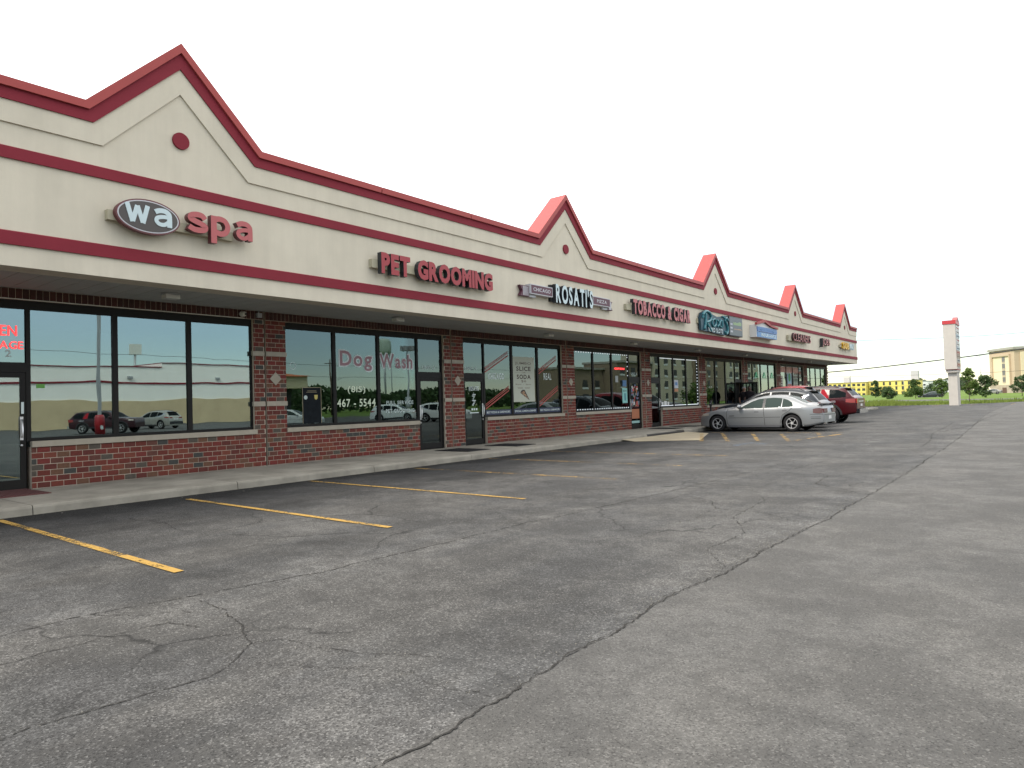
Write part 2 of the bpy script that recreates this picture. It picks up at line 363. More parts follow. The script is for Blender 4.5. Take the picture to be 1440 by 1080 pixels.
def ribbon(pts, w0, w1, z, name, m, parent, jit=.012, step=.045, skip=0., seed=1):
    rnd = random.Random(seed); L = []; 
    for i in range(len(pts)-1):
        a, b = Vector(pts[i]), Vector(pts[i+1]); n = max(1, int((b-a).length/step))
        for k in range(n): L.append(a.lerp(b, k/n))
    L.append(Vector(pts[-1])); mb = MB(); pv = None; wob = 0
    for i, p in enumerate(L):
        d = (L[min(i+1, len(L)-1)]-L[max(i-1, 0)]); d = d.normalized() if d.length else Vector((1, 0)); n = Vector((-d.y, d.x))
        wob = wob*.85+rnd.uniform(-jit, jit); w_ = rnd.uniform(w0, w1)*.5
        c = p+n*wob; a, b = c+n*w_, c-n*w_
        if pv and rnd.random() > skip: mb.add([(pv[0].x, pv[0].y, z), (pv[1].x, pv[1].y, z), (b.x, b.y, z), (a.x, a.y, z)], [(0, 1, 2, 3)])
        pv = (a, b)
    return mb.build(name, m, parent)
CR = [(seam[2:14], .004, .015, .0105, .03), (seam[13:], .006, .03, .0105, .30),
      ([(-5.2, .4), (-5.2, 1.4), (-5.21, 1.9), (-5.07, 2.49), (-4.83, 3.5), (-4.75, 5.95), (-4.63, 6.82), (-4.45, 9.5), (-4.32, 12.43), (-4.2, 18)], .004, .015, .004, .12),
      ([(-4.61, .3), (-4.61, 1.24), (-4.61, 1.78), (-4.56, 2.14), (-4.29, 2.19)], .003, .009, .004, .1),
      ([(-3.6, .4), (-3.55, .95), (-3.55, 1.23), (-3.49, 1.55), (-3.41, 1.81), (-3.62, 2.05), (-3.74, 2.21), (-4.09, 2.36), (-4.6, 2.48), (-4.89, 2.5)], .003, .011, .004, .1),
      ([(-3.74, 2.21), (-3.62, 2.36), (-3.35, 2.36), (-3.01, 2.49), (-2.65, 2.68)], .002, .007, .004, .15),
      ([(-3.42, 2.06), (-2.97, 2.27), (-2.67, 2.41), (-2.39, 2.41), (-2.08, 2.46)], .002, .006, .004, .3),
      ([(-2.1, 5.3), (-2.5, 5.9), (-2.45, 6.8), (-2.9, 7.6), (-3.0, 9), (-3.6, 10.2)], .003, .010, .004, .35),
      ([(-2.6, 19), (-2.75, 22), (-3.1, 25), (-3.2, 29), (-3.4, 34)], .01, .03, .004, .35),
      ([(-2.15, 7.6), (-2.7, 8.0), (-3.3, 8.1), (-3.6, 8.7), (-4.3, 9.1)], .003, .012, .004, .3),
      ([(-3.3, 8.1), (-3.2, 7.2), (-3.5, 6.4)], .002, .008, .004, .3),
      ([(-2.15, 10.2), (-2.9, 11.0), (-3.0, 12.2), (-3.8, 13.1), (-3.7, 15)], .004, .018, .004, .3),
      ([(-3.0, 12.2), (-2.2, 12.9)], .004, .012, .004, .3),
      ([(-6.8, 2.5), (-6.3, 3.4), (-6.5, 4.4), (-5.6, 5.2), (-5.3, 6.4)], .002, .008, .004, .35),
      ([(-5.2, 1.9), (-4.9, 2.05), (-4.75, 2.3), (-4.62, 2.32)], .002, .008, .004, .2),
      ([(-7.8, 9.2), (-7.0, 9.6), (-6.2, 9.3), (-5.4, 9.9)], .004, .014, .004, .4),
      ([(-3.0, 26), (-2.5, 31), (-2.6, 38), (-2.4, 47)], .015, .04, .0105, .4),
      ([(-5.2, 16), (-4.4, 17.2), (-3.2, 17.8), (-2.2, 18.4)], .006, .02, .004, .4)]
for i, (pts, a, b, z, sk) in enumerate(CR):
    ribbon(pts, a, b, z, 'crack', M['crack'], lo, jit=.011, step=.022 if i != 1 else .07, skip=sk, seed=i+1)
# loose and broken stone along the cracks and scraps by the kerb
gm = MB(); random.seed(12)
def chip(x, y, z, r):
    q = [(x+r*random.uniform(-1, 1), y+r*random.uniform(-1, 1), z) for _ in range(3)]
    gm.add(q+[(x, y, z+r*.8)], [(0, 1, 3), (1, 2, 3), (2, 0, 3)])
for i, (pts, a, b, z, sk) in enumerate(CR[:14]):
    for p, q in zip(pts, pts[1:]):
        if max(p[1], q[1]) > 13: continue
        n = int(math.hypot(q[0]-p[0], q[1]-p[1])*(190 if i < 1 else 60))
        for k in range(n):
            t = random.random(); dens = math.sin(p[1]*3.1+t*5+i)*.5+.6
            if random.random() > dens: continue
            off = -abs(random.gauss(0, .09)) if i < 1 else random.gauss(0, .035)
            chip(p[0]+(q[0]-p[0])*t+off, p[1]+(q[1]-p[1])*t+random.gauss(0, .02), .0015, random.uniform(.003, .0085))
for k in range(160): chip(KX+abs(random.gauss(.08, .14)), random.uniform(3, 20), .002, random.uniform(.005, .014))
for k in range(900):
    x, y = random.uniform(-9, .5), 1.2+abs(random.gauss(0, 3.4)); chip(x, y, .0065 if x > -2.0 else .001, random.uniform(.002, .006))
tag(gm.build('gravel', M['crumb']), 'loose stone chips along the asphalt cracks and kerb', kind='stuff')

# stall lines
def line(name, a, b, wd, m, z=.008, kind='structure', label=None):
    a, b = Vector(a), Vector(b); d = (b-a).normalized(); n = Vector((-d.y, d.x))*wd/2; mb = MB()
    N_ = 8
    for i in range(N_):
        p, q = a.lerp(b, i/N_), a.lerp(b, (i+1)/N_); mb.add([(*(p+n), z), (*(p-n), z), (*(q-n), z), (*(q+n), z)], [(0, 1, 2, 3)])
    return tag(mb.build(name, m), label, kind=kind)
Y0s = [-1.95, .5, 2.97, 5.33, 7.82, 10.43, 13.0, 15.5]
for i, y in enumerate(Y0s):
    line('stall_line', (-11.05 if i != 3 else -10.72, y), (-5.9, y-.12), .085, M['yellow'] if i < 5 else M['yellow2'])
for a, b in [((-10.61, 25.0), (-8.59, 20.2)), ((-9.86, 25.08), (-7.81, 20.33)), ((-8.59, 24.7), (-6.96, 20.5)), ((-7.62, 24.75), (-6.11, 20.6)), ((-6.5, 25.2), (-5.75, 22.6)), ((-6.11, 20.6), (-5.6, 24.6))]:
    line('hatch_stripe', a, b, .12, M['yellow2'], z=.008 if a[0] < -6.3 else .012)
line('hatch_border', (-10.9, 25.42), (-5.7, 25.3), .10, M['yellow2'])
# worn blue wheelchair bay mark
bm_ = MB()
for a, b in [((-7.0, 19.0), (-6.1, 19.1)), ((-7.0, 19.5), (-6.1, 19.6)), ((-6.55, 18.6), (-6.5, 20.0)), ((-6.95, 18.6), (-6.95, 20.0))]:
    a, b = Vector(a), Vector(b); d = (b-a).normalized(); n = Vector((-d.y, d.x))*.09
    z = .008+.004*(len(bm_.f) % 2); bm_.add([(*(a+n), z), (*(a-n), z), (*(b-n), z), (*(b+n), z)], [(0, 1, 2, 3)])
tag(bm_.build('bay_symbol', M['blue_paint']), 'worn blue paint mark of the accessible bay', kind='structure')
for x in (-14, -11.13, -8.5, -5.7, -2.9): line('far_stall_line', (x-.05, 70.2), (x, 75.2), .11, M['yellow2'], z=.012)
# tan concrete ramp pad
rp = MB(); pts = [(-11.19, 19.9), (-10.69, 19.82), (-8.91, 20.86), (-10.3, 24.9), (-11.19, 25.0)]
rp.prism_yz([(0, 0), (1, 0), (1, 1)], 0, 0) if False else None
rp.add([(x, y, .005 if x > -11 else .05) for x, y in pts], [tuple(range(5))]); o = rp.build('concrete_ramp', M['pad'], fix=True); tag(o, 'tan concrete ramp pad at the kerb', kind='structure')
if o.data.polygons[0].normal.z < 0: o.data.flip_normals()
# sidewalk: slabs with a rolled kerb edge
sw = MB(); sw.box(-14.0, KX-.02, -22, 60, -.05, .10); swo = sw.build('sidewalk', M['seam']); tag(swo, 'grey concrete sidewalk with kerb in front of the shops', kind='structure')
y = -21.0
while y < 59:
    y1 = y+3.05; h = .135; low = 20.2 < y+1.5 < 25.2
    for (a, b) in ((y, y1),):
        k = MB(); hk = .05 if low else h
        prof = [(-13.75, h), (KX-.45, h), (KX-.04, hk), (KX-.012, hk-.012), (KX, hk-.04), (KX+.012, -.02), (-13.75, -.02)]
        ya, yb = a+.006, b-.006
        v = [(px_, ya, pz) for px_, pz in prof]+[(px_, yb, pz) for px_, pz in prof]; n = len(prof)
        k.add(v, [list(range(n)), list(range(2*n-1, n-1, -1))]+[(i, n+i, n+(i+1) % n, (i+1) % n) for i in range(n)])
        k.build('slab', M['concrete'], swo, fix=True)
    y = y1
# patched sealer lip along the kerb
ribbon([(KX+.03, -5), (KX+.03, 19.8)], .02, .16, .003, 'sealer_edge', M['crack'], lo, jit=.02, step=.12, seed=77)

# ------------------------------------------------------------------ the shop building
mall = thing('strip_mall', 'long brick shop row with cream fascia, red trim and pointed gables', 'building', (-14, 27, 0))
J0, P = 2.64, 6.04
JO = [J0+P*k for k in range(-2, 9)]            # bay joints; 9 bays in view from index 2
YA, YB = JO[0], 57.15                          # ends of the wall
FA, FB = YA-.4, 57.7                           # ends of the fascia
GY = [5.86+12.04*k for k in range(-1, 5)]
# fascia lines
def skyline(zb, hw, top, shift=0.):
    L = [(FA, zb)]
    for g in GY:
        if g-hw < FA: continue
        L += [(g-hw, zb), (g, top), (g+hw, zb)]
    L.append((FB, zb)); return L
top_l = skyline(6.30, 1.53, 7.80); capb = skyline(6.17, 1.475, 7.63); bandb = skyline(5.99, 1.40, 7.35); grv = skyline(5.66, 1.265, 6.91)
flat = [(a, 3.56) for a, _ in grv]
mb = MB(); mb.strip_yz(flat, grv, XF-.45, XF); mb.build('fascia_panel', M['stucco'], mall, fix=True)
mb = MB(); mb.strip_yz(grv, bandb, XF-.45, XF+.03); mb.build('fascia_trim', M['stucco'], mall, fix=True)
mb = MB(); mb.strip_yz(bandb, capb, XF-.45, XF+.055); mb.build('cornice_band', M['band'], mall, fix=True)
for i in range(len(top_l)-1):
    n_ = max(1, round((top_l[i+1][0]-top_l[i][0])/3.05)); lp = lambda a, b, t: (a[0]+(b[0]-a[0])*t, a[1]+(b[1]-a[1])*t)
    for k in range(n_):
        t0 = k/n_+(.0012 if k else 0); t1 = (k+1)/n_-(.0012 if k < n_-1 else 0)
        mb = MB(); mb.strip_yz([lp(capb[i], capb[i+1], t0), lp(capb[i], capb[i+1], t1)], [lp(top_l[i], top_l[i+1], t0), lp(top_l[i], top_l[i+1], t1)], XF-.50, XF+.10)
        mb.build('coping', M['coping'], mall)
for z0, z1 in ((3.87, 4.08), (5.13, 5.32)):
    mb = MB(); prof = [(XF-.001, z0), (XF+.035, z0), (XF+.035, z1-.02), (XF-.001, z1)]
    v = [(a, FA, b) for a, b in prof]+[(a, FB+.02, b) for a, b in prof]
    mb.add(v, [(0, 1, 2, 3), (7, 6, 5, 4), (0, 4, 5, 1), (1, 5, 6, 2), (2, 6, 7, 3), (3, 7, 4, 0)]); mb.build('fascia_band', M['band'], mall, fix=True)
for g in GY:
    mb = MB(); mb.lathe([(0, XF+.04), (.145, XF+.04), (.145, XF-.01)], 28, (0, g, 6.09), 'x', sm=False); mb.build('medallion', M['band'], mall, fix=True)
# return walls of the fascia at the end, roof, body
mb = MB(); mb.box(-31, XF-.452, FA, FB, 3.60, 5.55); mb.build('roof', M['stucco'], mall)
mb = MB(); mb.box(-31, XW-5.5, YA, YB, 0, 3.58); mb.build('rear_wall', M['mortar'], mall)
# soffit made of boards
mb = MB(); y = FA+.01
while y < FB-.02:
    b = min(y+.305, FB-.01); mb.box(XW-.10, XF-.452+.44, y+.004, b-.004, 3.562, 3.585); y += .305
o = mb.build('soffit', M['soffit'], mall); tag(o, kind='stuff')
mb = MB(); mb.box(XW-.10, XF-.46, FA, FB, 3.586, 3.598); mb.build('soffit_backing', M['seam'], mall)

# brick regions -----------------------------------------------------------
H_B, W_B, JT = .1015, .2033, .0095
bricks = []         # (y0, y1, z0, z1, yface)
walls = MB()
def region(y0, y1, z0, z1, base=.13, skip=()):
    r = 0
    while base+r*H_B < z1-.01:
        a = base+r*H_B; b = min(a+H_B, z1)
        if a >= z0-.02 and not any(abs(a-s) < .04 for s in skip):
            ph = (r % 2)*W_B/2; k0 = math.floor((y0-ph)/W_B)
            yy = ph+k0*W_B
            while yy < y1:
                p, q = max(yy, y0), min(yy+W_B, y1)
                if q-p > .03: bricks.append((p+JT/2 if p > y0+.001 else p+.001, q-JT/2 if q < y1-.001 else q-.001, a+JT/2, b-JT/2))
                yy += W_B
        r += 1
BANDS = (.13+13*H_B, .13+24*H_B)
soldiers = []
for bi, J in enumerate(JO[:-0 or None]):
    if J > 56: continue
    Jn = J+P; typ = 'A' if bi % 2 == 0 else 'B'
    o0 = J+.53; o1 = J+(5.76 if typ == 'A' else 5.73)
    w0, w1 = (J+1.55, o1) if typ == 'A' else (o0, J+4.71)
    region(J+.022, o0, .13, 3.37, skip=BANDS); region(o1, Jn-.022, .13, 3.37, skip=BANDS)
    region(w0, w1, .13, .84)
    yy = J+.022
    while yy < Jn-.03:
        soldiers.append((yy+.004, min(yy+.1015, Jn-.022)-.004, 3.378, 3.556)); yy += .1015
    for (a, b, c, d) in ((J+.022, o0, .0, 3.37), (o1, Jn-.022, .0, 3.37), (w0, w1, .0, .838), (J+.022, Jn-.022, 3.372, 3.56)):
        walls.box(XW-.22, XW-.007, a, b, c, d)
    walls.box(XW-.22, XW-.05, J-.0215, J+.0215, .0, 3.56, 1)
    bt = (J, typ, o0, o1, w0, w1)
# end wall return
walls.box(XW-5.4, XW-.23, YB-.25, YB-.02, 0, 3.56)
walls.build('brick_backing', [M['mortar'], M['seam']], mall)
def brick_mesh_pts(y0, y1, z0, z1, xf, xb, c=.004):
    v = [(xb, y0, z0), (xb, y1, z0), (xb, y1, z1), (xb, y0, z1), (xf-c, y0, z0), (xf-c, y1, z0), (xf-c, y1, z1), (xf-c, y0, z1),
         (xf, y0+c, z0+c), (xf, y1-c, z0+c), (xf, y1-c, z1-c), (xf, y0+c, z1-c)]
    f = [(8, 9, 10, 11)]+[(4+i, 4+(i+1) % 4, 8+(i+1) % 4, 8+i) for i in range(4)]+[(i, (i+1) % 4, 4+(i+1) % 4, 4+i) for i in range(4)]
    return v, f
rb = random.Random(5)
def pick():
    return rb.choices(range(len(BR)), BW)[0]
vis = [b for b in bricks if b[0] > 3.95]
vis.sort(key=lambda b: (b[0]*b[0]+13.8**2)/(max(.06, b[1]-b[0])))
single = set(vis[:300]); cache = {}
stuff = MB()
for b in bricks:
    mi = pick(); pr_ = rb.uniform(-.0025, .0025)
    if b in single:
        wd, hd = round(b[1]-b[0], 3), round(b[3]-b[2], 3); key = (wd, hd, mi)
        if key not in cache:
            t = MB(); t.add(*brick_mesh_pts(-wd/2, wd/2, -hd/2, hd/2, 0, -.02)); cache[key] = t.mesh('brick', M['brick%d' % mi])
        o = link('brick', cache[key], mall); o.location = Vector((XW+pr_, (b[0]+b[1])/2, (b[2]+b[3])/2))-wloc(mall)
    else:
        stuff.add(*brick_mesh_pts(*b, XW+pr_, XW-.02), mi=mi)
for b in soldiers:
    stuff.add(*brick_mesh_pts(*b, XW+rb.uniform(-.002, .002), XW-.02), mi=rb.choice((9, 10, 11, 9)))
# bricks of the end wall (faces +y)
r = 0
while .13+r*H_B < 3.5:
    x = XW-.0+(r % 2)*.1-.1
    while x > XW-5.2:
        a, b_ = x-W_B+JT, x
        v, f = brick_mesh_pts(a, b_, .13+r*H_B+JT/2, .13+(r+1)*H_B-JT/2, YB, YB-.02)
        stuff.add([(q[1], q[0], q[2]) for q in v], [tuple(reversed(ff)) for ff in f], mi=pick()); x -= W_B
    r += 1
tag(stuff.build('brickwork', [M['brick%d' % i] for i in range(len(BR))], mall), kind='stuff')

# stone bands, diamonds, sills, windows, doors ---------------------------
panes = {}
def storefront(bi, J):
    typ = 'A' if bi % 2 == 0 else 'B'
    o0 = J+.53; o1 = J+(5.76 if typ == 'A' else 5.73)
    gm_ = M['glass1'] if bi in (2,) else M['glass2']
    for z in BANDS:
        for a, b, px_ in ((J+.02, o0+.01, .014), (J-.31, J-.02, .010)):
            if a < YA: continue
            MB().box(XW-.05, XW+px_, a, b, z+.001, z+H_B-.001).build('stone_band', M['stone'], mall)
    yc, zc = J+.245, 2.06
    MB().prism_yz([(yc-.145, zc), (yc, zc-.15), (yc+.145, zc), (yc, zc+.15)], XW-.02, XW+.016).build('diamond_stone', M['stone'], mall)
    if typ == 'A': d0, d1, w0, w1 = o0+.04, J+1.50, J+1.57, o1-.03
    else: d0, d1, w0, w1 = J+4.77, o1-.06, o0+.04, J+4.70
    ws, we = (J+1.555, o1+.045) if typ == 'A' else (o0-.01, J+4.705)
    MB().box(XW-.09, XW+.028, ws, we, .842, .942).build('sill', M['stone'], mall)
    # window frame with mullions
    fr = MB(); xf, xb = XG+.035, XG-.07
    a0, a1 = (J+1.50, o1-.001) if typ == 'A' else (o0+.001, J+4.77)
    fr.box(xb, xf, a0, a1, 3.22, 3.369); fr.box(xb, xf, a0, a1, .944, 1.0)
    pw = 1.29; ys = [w0+k*(w1-w0+.095)/3 for k in range(4)]
    ml = [(a0, w0+.0)]+[(ys[k]-.095, ys[k]) for k in (1, 2)]+[(w1, a1)]
    for a, b in ml: fr.box(xb+.001, xf-.002, a, b, 1.0, 3.22)
    win = fr.build('window', M['frame'], mall)
    for k in range(3):
        pa, pb = ys[k], ys[k+1]-.095
        MB().box(XG-.005, XG, pa-.01, pb+.01, .99, 3.23).build('pane', gm_, win); panes[(bi, k)] = (pa, pb)
    dr = MB(); b0, b1 = (o0+.001, J+1.50) if typ == 'A' else (J+4.77, o1-.001)
    dr.box(xb, xf-.003, b0, b1, 3.22, 3.368)
    dr.box(xb, xf-.003, b0, d0, .13, 3.22); dr.box(xb, xf-.003, d1, b1, .13, 3.22)
    dr.box(xb, xf-.004, d0, d1, 2.13, 2.30)
    door = dr.build('door_frame', M['frame'], mall)
    MB().box(XG-.005, XG, d0-.01, d1+.01, 2.29, 3.23).build('pane', gm_, door)
    # the leaf
    openleaf = bi == 7
    hinge = d1 if typ == 'A' else d1
    lf = MB(); s = .085
    lf.box(xb+.02, xf-.012, d0+.004, d0+s, .14, 2.125); lf.box(xb+.02, xf-.012, d1-s, d1-.004, .14, 2.125)
    lf.box(xb+.02, xf-.012, d0+s, d1-s, .14, .30); lf.box(xb+.02, xf-.012, d0+s, d1-s, 2.04, 2.125)
    hy = d1-.07 if typ == 'A' else d0+.05
    ld = lf.build('door', M['frame'], mall)
    p_ = MB().box(XG-.005, XG, d0+s-.01, d1-s+.01, .29, 2.05).build('pane', gm_, ld)
    h = MB(); h.tube([(xf, hy, 1.02), (xf+.05, hy, 1.02), (xf+.05, hy, 1.32), (xf, hy, 1.32)], .012, 8); h.box(xf-.012, xf-.004, hy-.025, hy+.025, .97, 1.37)
    h.lathe([(0, xf+.006), (.022, xf+.006), (.022, xf-.012)], 12, (0, hy, .88), 'x')
    h_ = h.build('handle', M['silverm'], ld)
    if openleaf:   # swing the leaf out square to the wall
        piv = Vector((xf-.02, d1, 0)); base = wloc(mall)
        Rm = Matrix.Translation(piv) @ Matrix.Rotation(R(96), 4, 'Z') @ Matrix.Translation(-piv)
        T_ = Matrix.Translation(-base) @ Rm @ Matrix.Translation(base)
        for ob in (ld, p_, h_): ob.data.transform(T_)
    return win, door, ld, (d0, d1)
SF = {}
for bi, J in enumerate(JO):
    if J > 56: continue
    SF[bi] = storefront(bi, J)
    # dark room behind
    rm = MB(); x0 = XW-5.3
    a, b = J, J+P
    for q in ([(x0, a, .12), (x0, b, .12), (x0, b, 3.45), (x0, a, 3.45)], [(x0, a, .12), (XG-.1, a, .12), (XG-.1, b, .12), (x0, b, .12)],
              [(x0, a, 3.45), (x0, b, 3.45), (XG-.08, b, 3.45), (XG-.08, a, 3.45)], [(x0, a, .12), (x0, a, 3.45), (XG-.08, a, 3.45), (XG-.08, a, .12)],
              [(x0, b-.02, .12), (XG-.08, b-.02, .12), (XG-.08, b-.02, 3.45), (x0, b-.02, 3.45)]):
        rm.add(q, [(0, 1, 2, 3)])
    rm.box(x0+1.2, x0+1.9, a+1.2, b-1.5, .12, 1.15); rm.box(x0+3.0, x0+3.4, a+2, a+3.4, .12, .85)
    rm.build('shop_interior', M['room'], mall)
# ceiling lights inside that glint through the glass
for (y, z, x) in ((3.9, 3.38, -15.6), (15.6, 3.4, -15.2), (17.2, 3.4, -15.4), (27.9, 3.4, -15.6)):
    MB().box(x-.5, x+.5, y-.09, y+.09, z-.05, z).build('interior_light', M['tube'], mall)
# window lettering (flat vinyl)
M['vinyl'] = mat('white_vinyl', (.58, .66, .65), .6); M['vinyl_pink'] = mat('faded_red_vinyl', (.27, .15, .17), .6)
M['vinyl_cream'] = mat('cream_vinyl', (.60, .68, .52), .6); M['vinyl_red'] = mat('dark_red_vinyl', (.30, .05, .04), .6)
M['navy'] = mat('navy_vinyl', (.015, .022, .06), .6); M['vinyl_grey'] = mat('grey_vinyl', (.40, .48, .46), .6)
XV = XG+.003
def vinyl(bi, word, y0, y1, z0, z1, m, x=XV, off=.025, on=0, gap=.12, space=.35):
    return letters(word, y0, y1, z0, z1, x, .001, [m], SF[bi][on], off=off, gap=gap, space=space, joined='lettering')
vinyl(3, 'Dog', 10.76, 11.86, 2.26, 2.82, M['vinyl'], off=.075, gap=.05); vinyl(3, 'Dog', 10.80, 11.82, 2.29, 2.79, M['vinyl_pink'], x=XV+.002, off=.022, gap=.10)
vinyl(3, 'Wash', 12.05, 13.29, 2.35, 2.79, M['vinyl'], off=.075, gap=.04); vinyl(3, 'Wash', 12.085, 13.255, 2.38, 2.76, M['vinyl_pink'], x=XV+.002, off=.022, gap=.09)
vinyl(3, '(815)', 11.02, 11.58, 1.70, 1.90, M['vinyl_cream'], off=.015); vinyl(3, '467 - 5544', 10.69, 11.91, 1.38, 1.58, M['vinyl_cream'], off=.015)
vinyl(3, 'FULL SERVICE', 12.28, 13.25, 1.41, 1.51, M['vinyl_grey']); vinyl(3, 'PET GROOMING', 12.26, 13.28, 1.19, 1.29, M['vinyl_grey'])
vinyl(3, 'UNIT 3', 13.62, 14.11, 2.38, 2.48, M['vinyl_grey'], on=1); vinyl(4, 'UNIT 4', 15.42, 15.93, 2.38, 2.49, M['vinyl_grey'], on=1)
vinyl(2, '2', 3.85, 3.94, 2.39, 2.51, M['vinyl_grey'], on=1)
vinyl(4, 'CHICAGO', 16.49, 17.27, 2.12, 2.32, M['vinyl']); vinyl(4, 'REAL', 19.46, 19.92, 2.13, 2.36, M['vinyl'], off=.01)
vinyl(4, "ROSATI'S", 15.53, 15.98, 1.76, 1.90, M['vinyl'], on=2, off=.02, x=XV+.03)
vinyl(5, 'UNIT 5', 25.72, 26.25, 2.38, 2.48, M['vinyl_grey'], on=1)
for a, b, c, d in ((16.24, 2.45, 17.5, 3.05), (16.27, 1.32, 17.51, 1.92), (19.05, 2.43, 20.24, 3.0), (19.08, 1.33, 20.3, 1.93)):
    mb = MB()
    for k, wd in ((0, .03), (.055, .03), (.13, .045)):
        mb.add([(XV, a, b-k), (XV, c, d-k), (XV, c, d-k-wd), (XV, a, b-k-wd)], [(0, 3, 2, 1)])
    mb.build('diagonal_stripes', M['vinyl_red'], SF[4][0], fix=True)
for k in range(3):
    a, b = panes[(4, k)]
    MB().box(XV, XV+.001, a, b, 1.003, 1.16).build('vinyl_band', M['navy'], SF[4][0])
    vinyl(4, ('BEST PIZZAS & SANDWICHES', 'SPECIAL LUNCH & DINNER', 'BEST PIZZAS & SANDWICHES')[k], a+.08, b-.08, 1.05, 1.115, M['vinyl'], x=XV+.003, off=.02)
rz_ = MB()
for k in range(3): rz_.box(XV+.03, XV+.031, 15.62+k*.1, 15.69+k*.1, 1.17, 1.23)
rz_.box(XV+.03, XV+.031, 15.55, 15.95, 1.08, 1.11)
for k in range(9): rz_.box(XV+.03, XV+.031, 15.66+.03*(k % 3), 15.74+.03*(k % 4), 1.32+k*.045, 1.345+k*.045)
rz_.build('door_print', M['vinyl'], SF[4][2])
# round sticker and light grey print in the grooming window
st = MB(); st.lathe([(.085, XV), (.075, XV)], 24, (0, 9.45, 2.37), 'x', sm=False); st.build('round_sticker', M['vinyl'], SF[3][0])
gs = MB(); gs.box(XV, XV+.001, 4.3, 4.43, 1.86, 1.93); gs.build('green_sticker', mat('green_vinyl', (.10, .30, .05), .6), SF[2][0])
db = MB(); db.box(XG+.028, XG+.031, 4.065, 4.105, 1.42, 1.62); db.build('door_sticker', M['vinyl'], SF[2][2])
# tobacco shop door stickers
ds = MB(); rnd = random.Random(9); d0, d1 = SF[5][3]
cols = [mat('sticker_%d' % i, c, .6) for i, c in enumerate([(.40, .05, .05), (.45, .45, .43), (.10, .13, .22), (.35, .12, .05), (.12, .16, .16), (.25, .42, .40)])]
for k in range(34):
    yy = rnd.uniform(d0+.09, d1-.2); z = rnd.uniform(1.0, 1.95); ds.box(XV+.02, XV+.021+k*.0004, yy, yy+rnd.uniform(.07, .17), z, z+rnd.uniform(.06, .16), rnd.randrange(5))
ds.box(XV+.02, XV+.021, d0+.12, d1-.12, .55, .95, 3); ds.box(XV+.02, XV+.022, d0+.10, d1-.12, .36, .46, 5)
ds.build('door_stickers', cols, SF[5][2])

# ------------------------------------------------------------------ wall signs
M['raceway'] = mat('cream_raceway', (.40, .37, .265), .6, var=.05); M['ret_dark'] = mat('dark_letter_return', (.05, .022, .026), .5)
M['pinkface'] = mat('faded_red_acrylic', (.40, .085, .085), .35, spec=.5); M['redface'] = mat('red_acrylic', (.30, .016, .022), .35, spec=.5)
M['maroonret'] = mat('maroon_return', (.12, .03, .035), .5); M['brownface'] = mat('dark_brown_panel', (.055, .045, .04), .4)
M['whiteface'] = mat('white_acrylic', (.50, .60, .62), .35); M['blackret'] = mat('black_return', (.02, .022, .026), .5)
M['plum'] = mat('plum_panel', (.085, .024, .042), .5); M['silveredge'] = mat('silver_edge', (.5, .5, .52), .4)
def sign(name, label, y, z=4.55): return thing(name, label, 'sign', (XF, y, z))
def raceway(p, y0, y1, z0, z1, d=.11):
    MB().box(XF+.001, XF+d, y0, y1, z0, z1).build('raceway', M['raceway'], p)
# wa spa
p = sign('wall_sign', 'spa sign with dark oval and pink red channel letters', 5.9)
raceway(p, 4.62, 6.75, 4.47, 4.63)
def oval(cy, cz, ry, rz, x0, x1, mats, name, ring=None):
    mb = MB(); n = 48; pts = [(cy+ry*math.cos(2*math.pi*k/n), cz+rz*math.sin(2*math.pi*k/n)) for k in range(n)]
    mb.prism_yz(pts, x0, x1)
    return mb.build(name, mats, p)
oval(5.21, 4.595, .515, .285, XF+.12, XF+.22, M['maroonret'], 'oval_rim')
oval(5.21, 4.595, .490, .262, XF+.21, XF+.224, M['silveredge'], 'white_ring')
oval(5.21, 4.595, .470, .245, XF+.21, XF+.227, M['brownface'], 'oval_face')
def cat(pts, n=6):
    q = []
    for i in range(len(pts)-1):
        a = Vector(pts[max(i-1, 0)]); b = Vector(pts[i]); c = Vector(pts[i+1]); d = Vector(pts[min(i+2, len(pts)-1)])
        for k in range(n):
            t = k/n; q.append(.5*((2*b)+(c-a)*t+(2*a-5*b+4*c-d)*t*t+(3*b-a-3*c+d)*t**3))
    return q+[Vector(pts[-1])]
STK = {'s': [(1, .28, [(.80, .70), (.66, .86), (.42, .885), (.20, .80), (.18, .64), (.40, .53), (.62, .45), (.80, .33), (.77, .17), (.55, .11), (.32, .12), (.10, .23)])],
       'p': [(0, .31, [(.14, 1.0), (.14, -.42)]), (1, .28, [(.16, .80), (.40, .885), (.66, .80), (.78, .50), (.66, .20), (.42, .115), (.16, .22)])],
       'a': [(1, .27, [(.10, .76), (.30, .87), (.54, .87), (.70, .74), (.73, .50), (.73, 0)]), (1, .22, [(.72, .56), (.44, .55), (.20, .45), (.15, .27), (.28, .12), (.50, .12), (.70, .30)])],
       'w': [(0, .24, [(.10, 1), (.36, 0)]), (0, .24, [(.36, 0.02), (.60, .92)]), (0, .24, [(.60, .92), (.86, 0.02)]), (0, .24, [(.86, 0), (1.10, 1)])]}
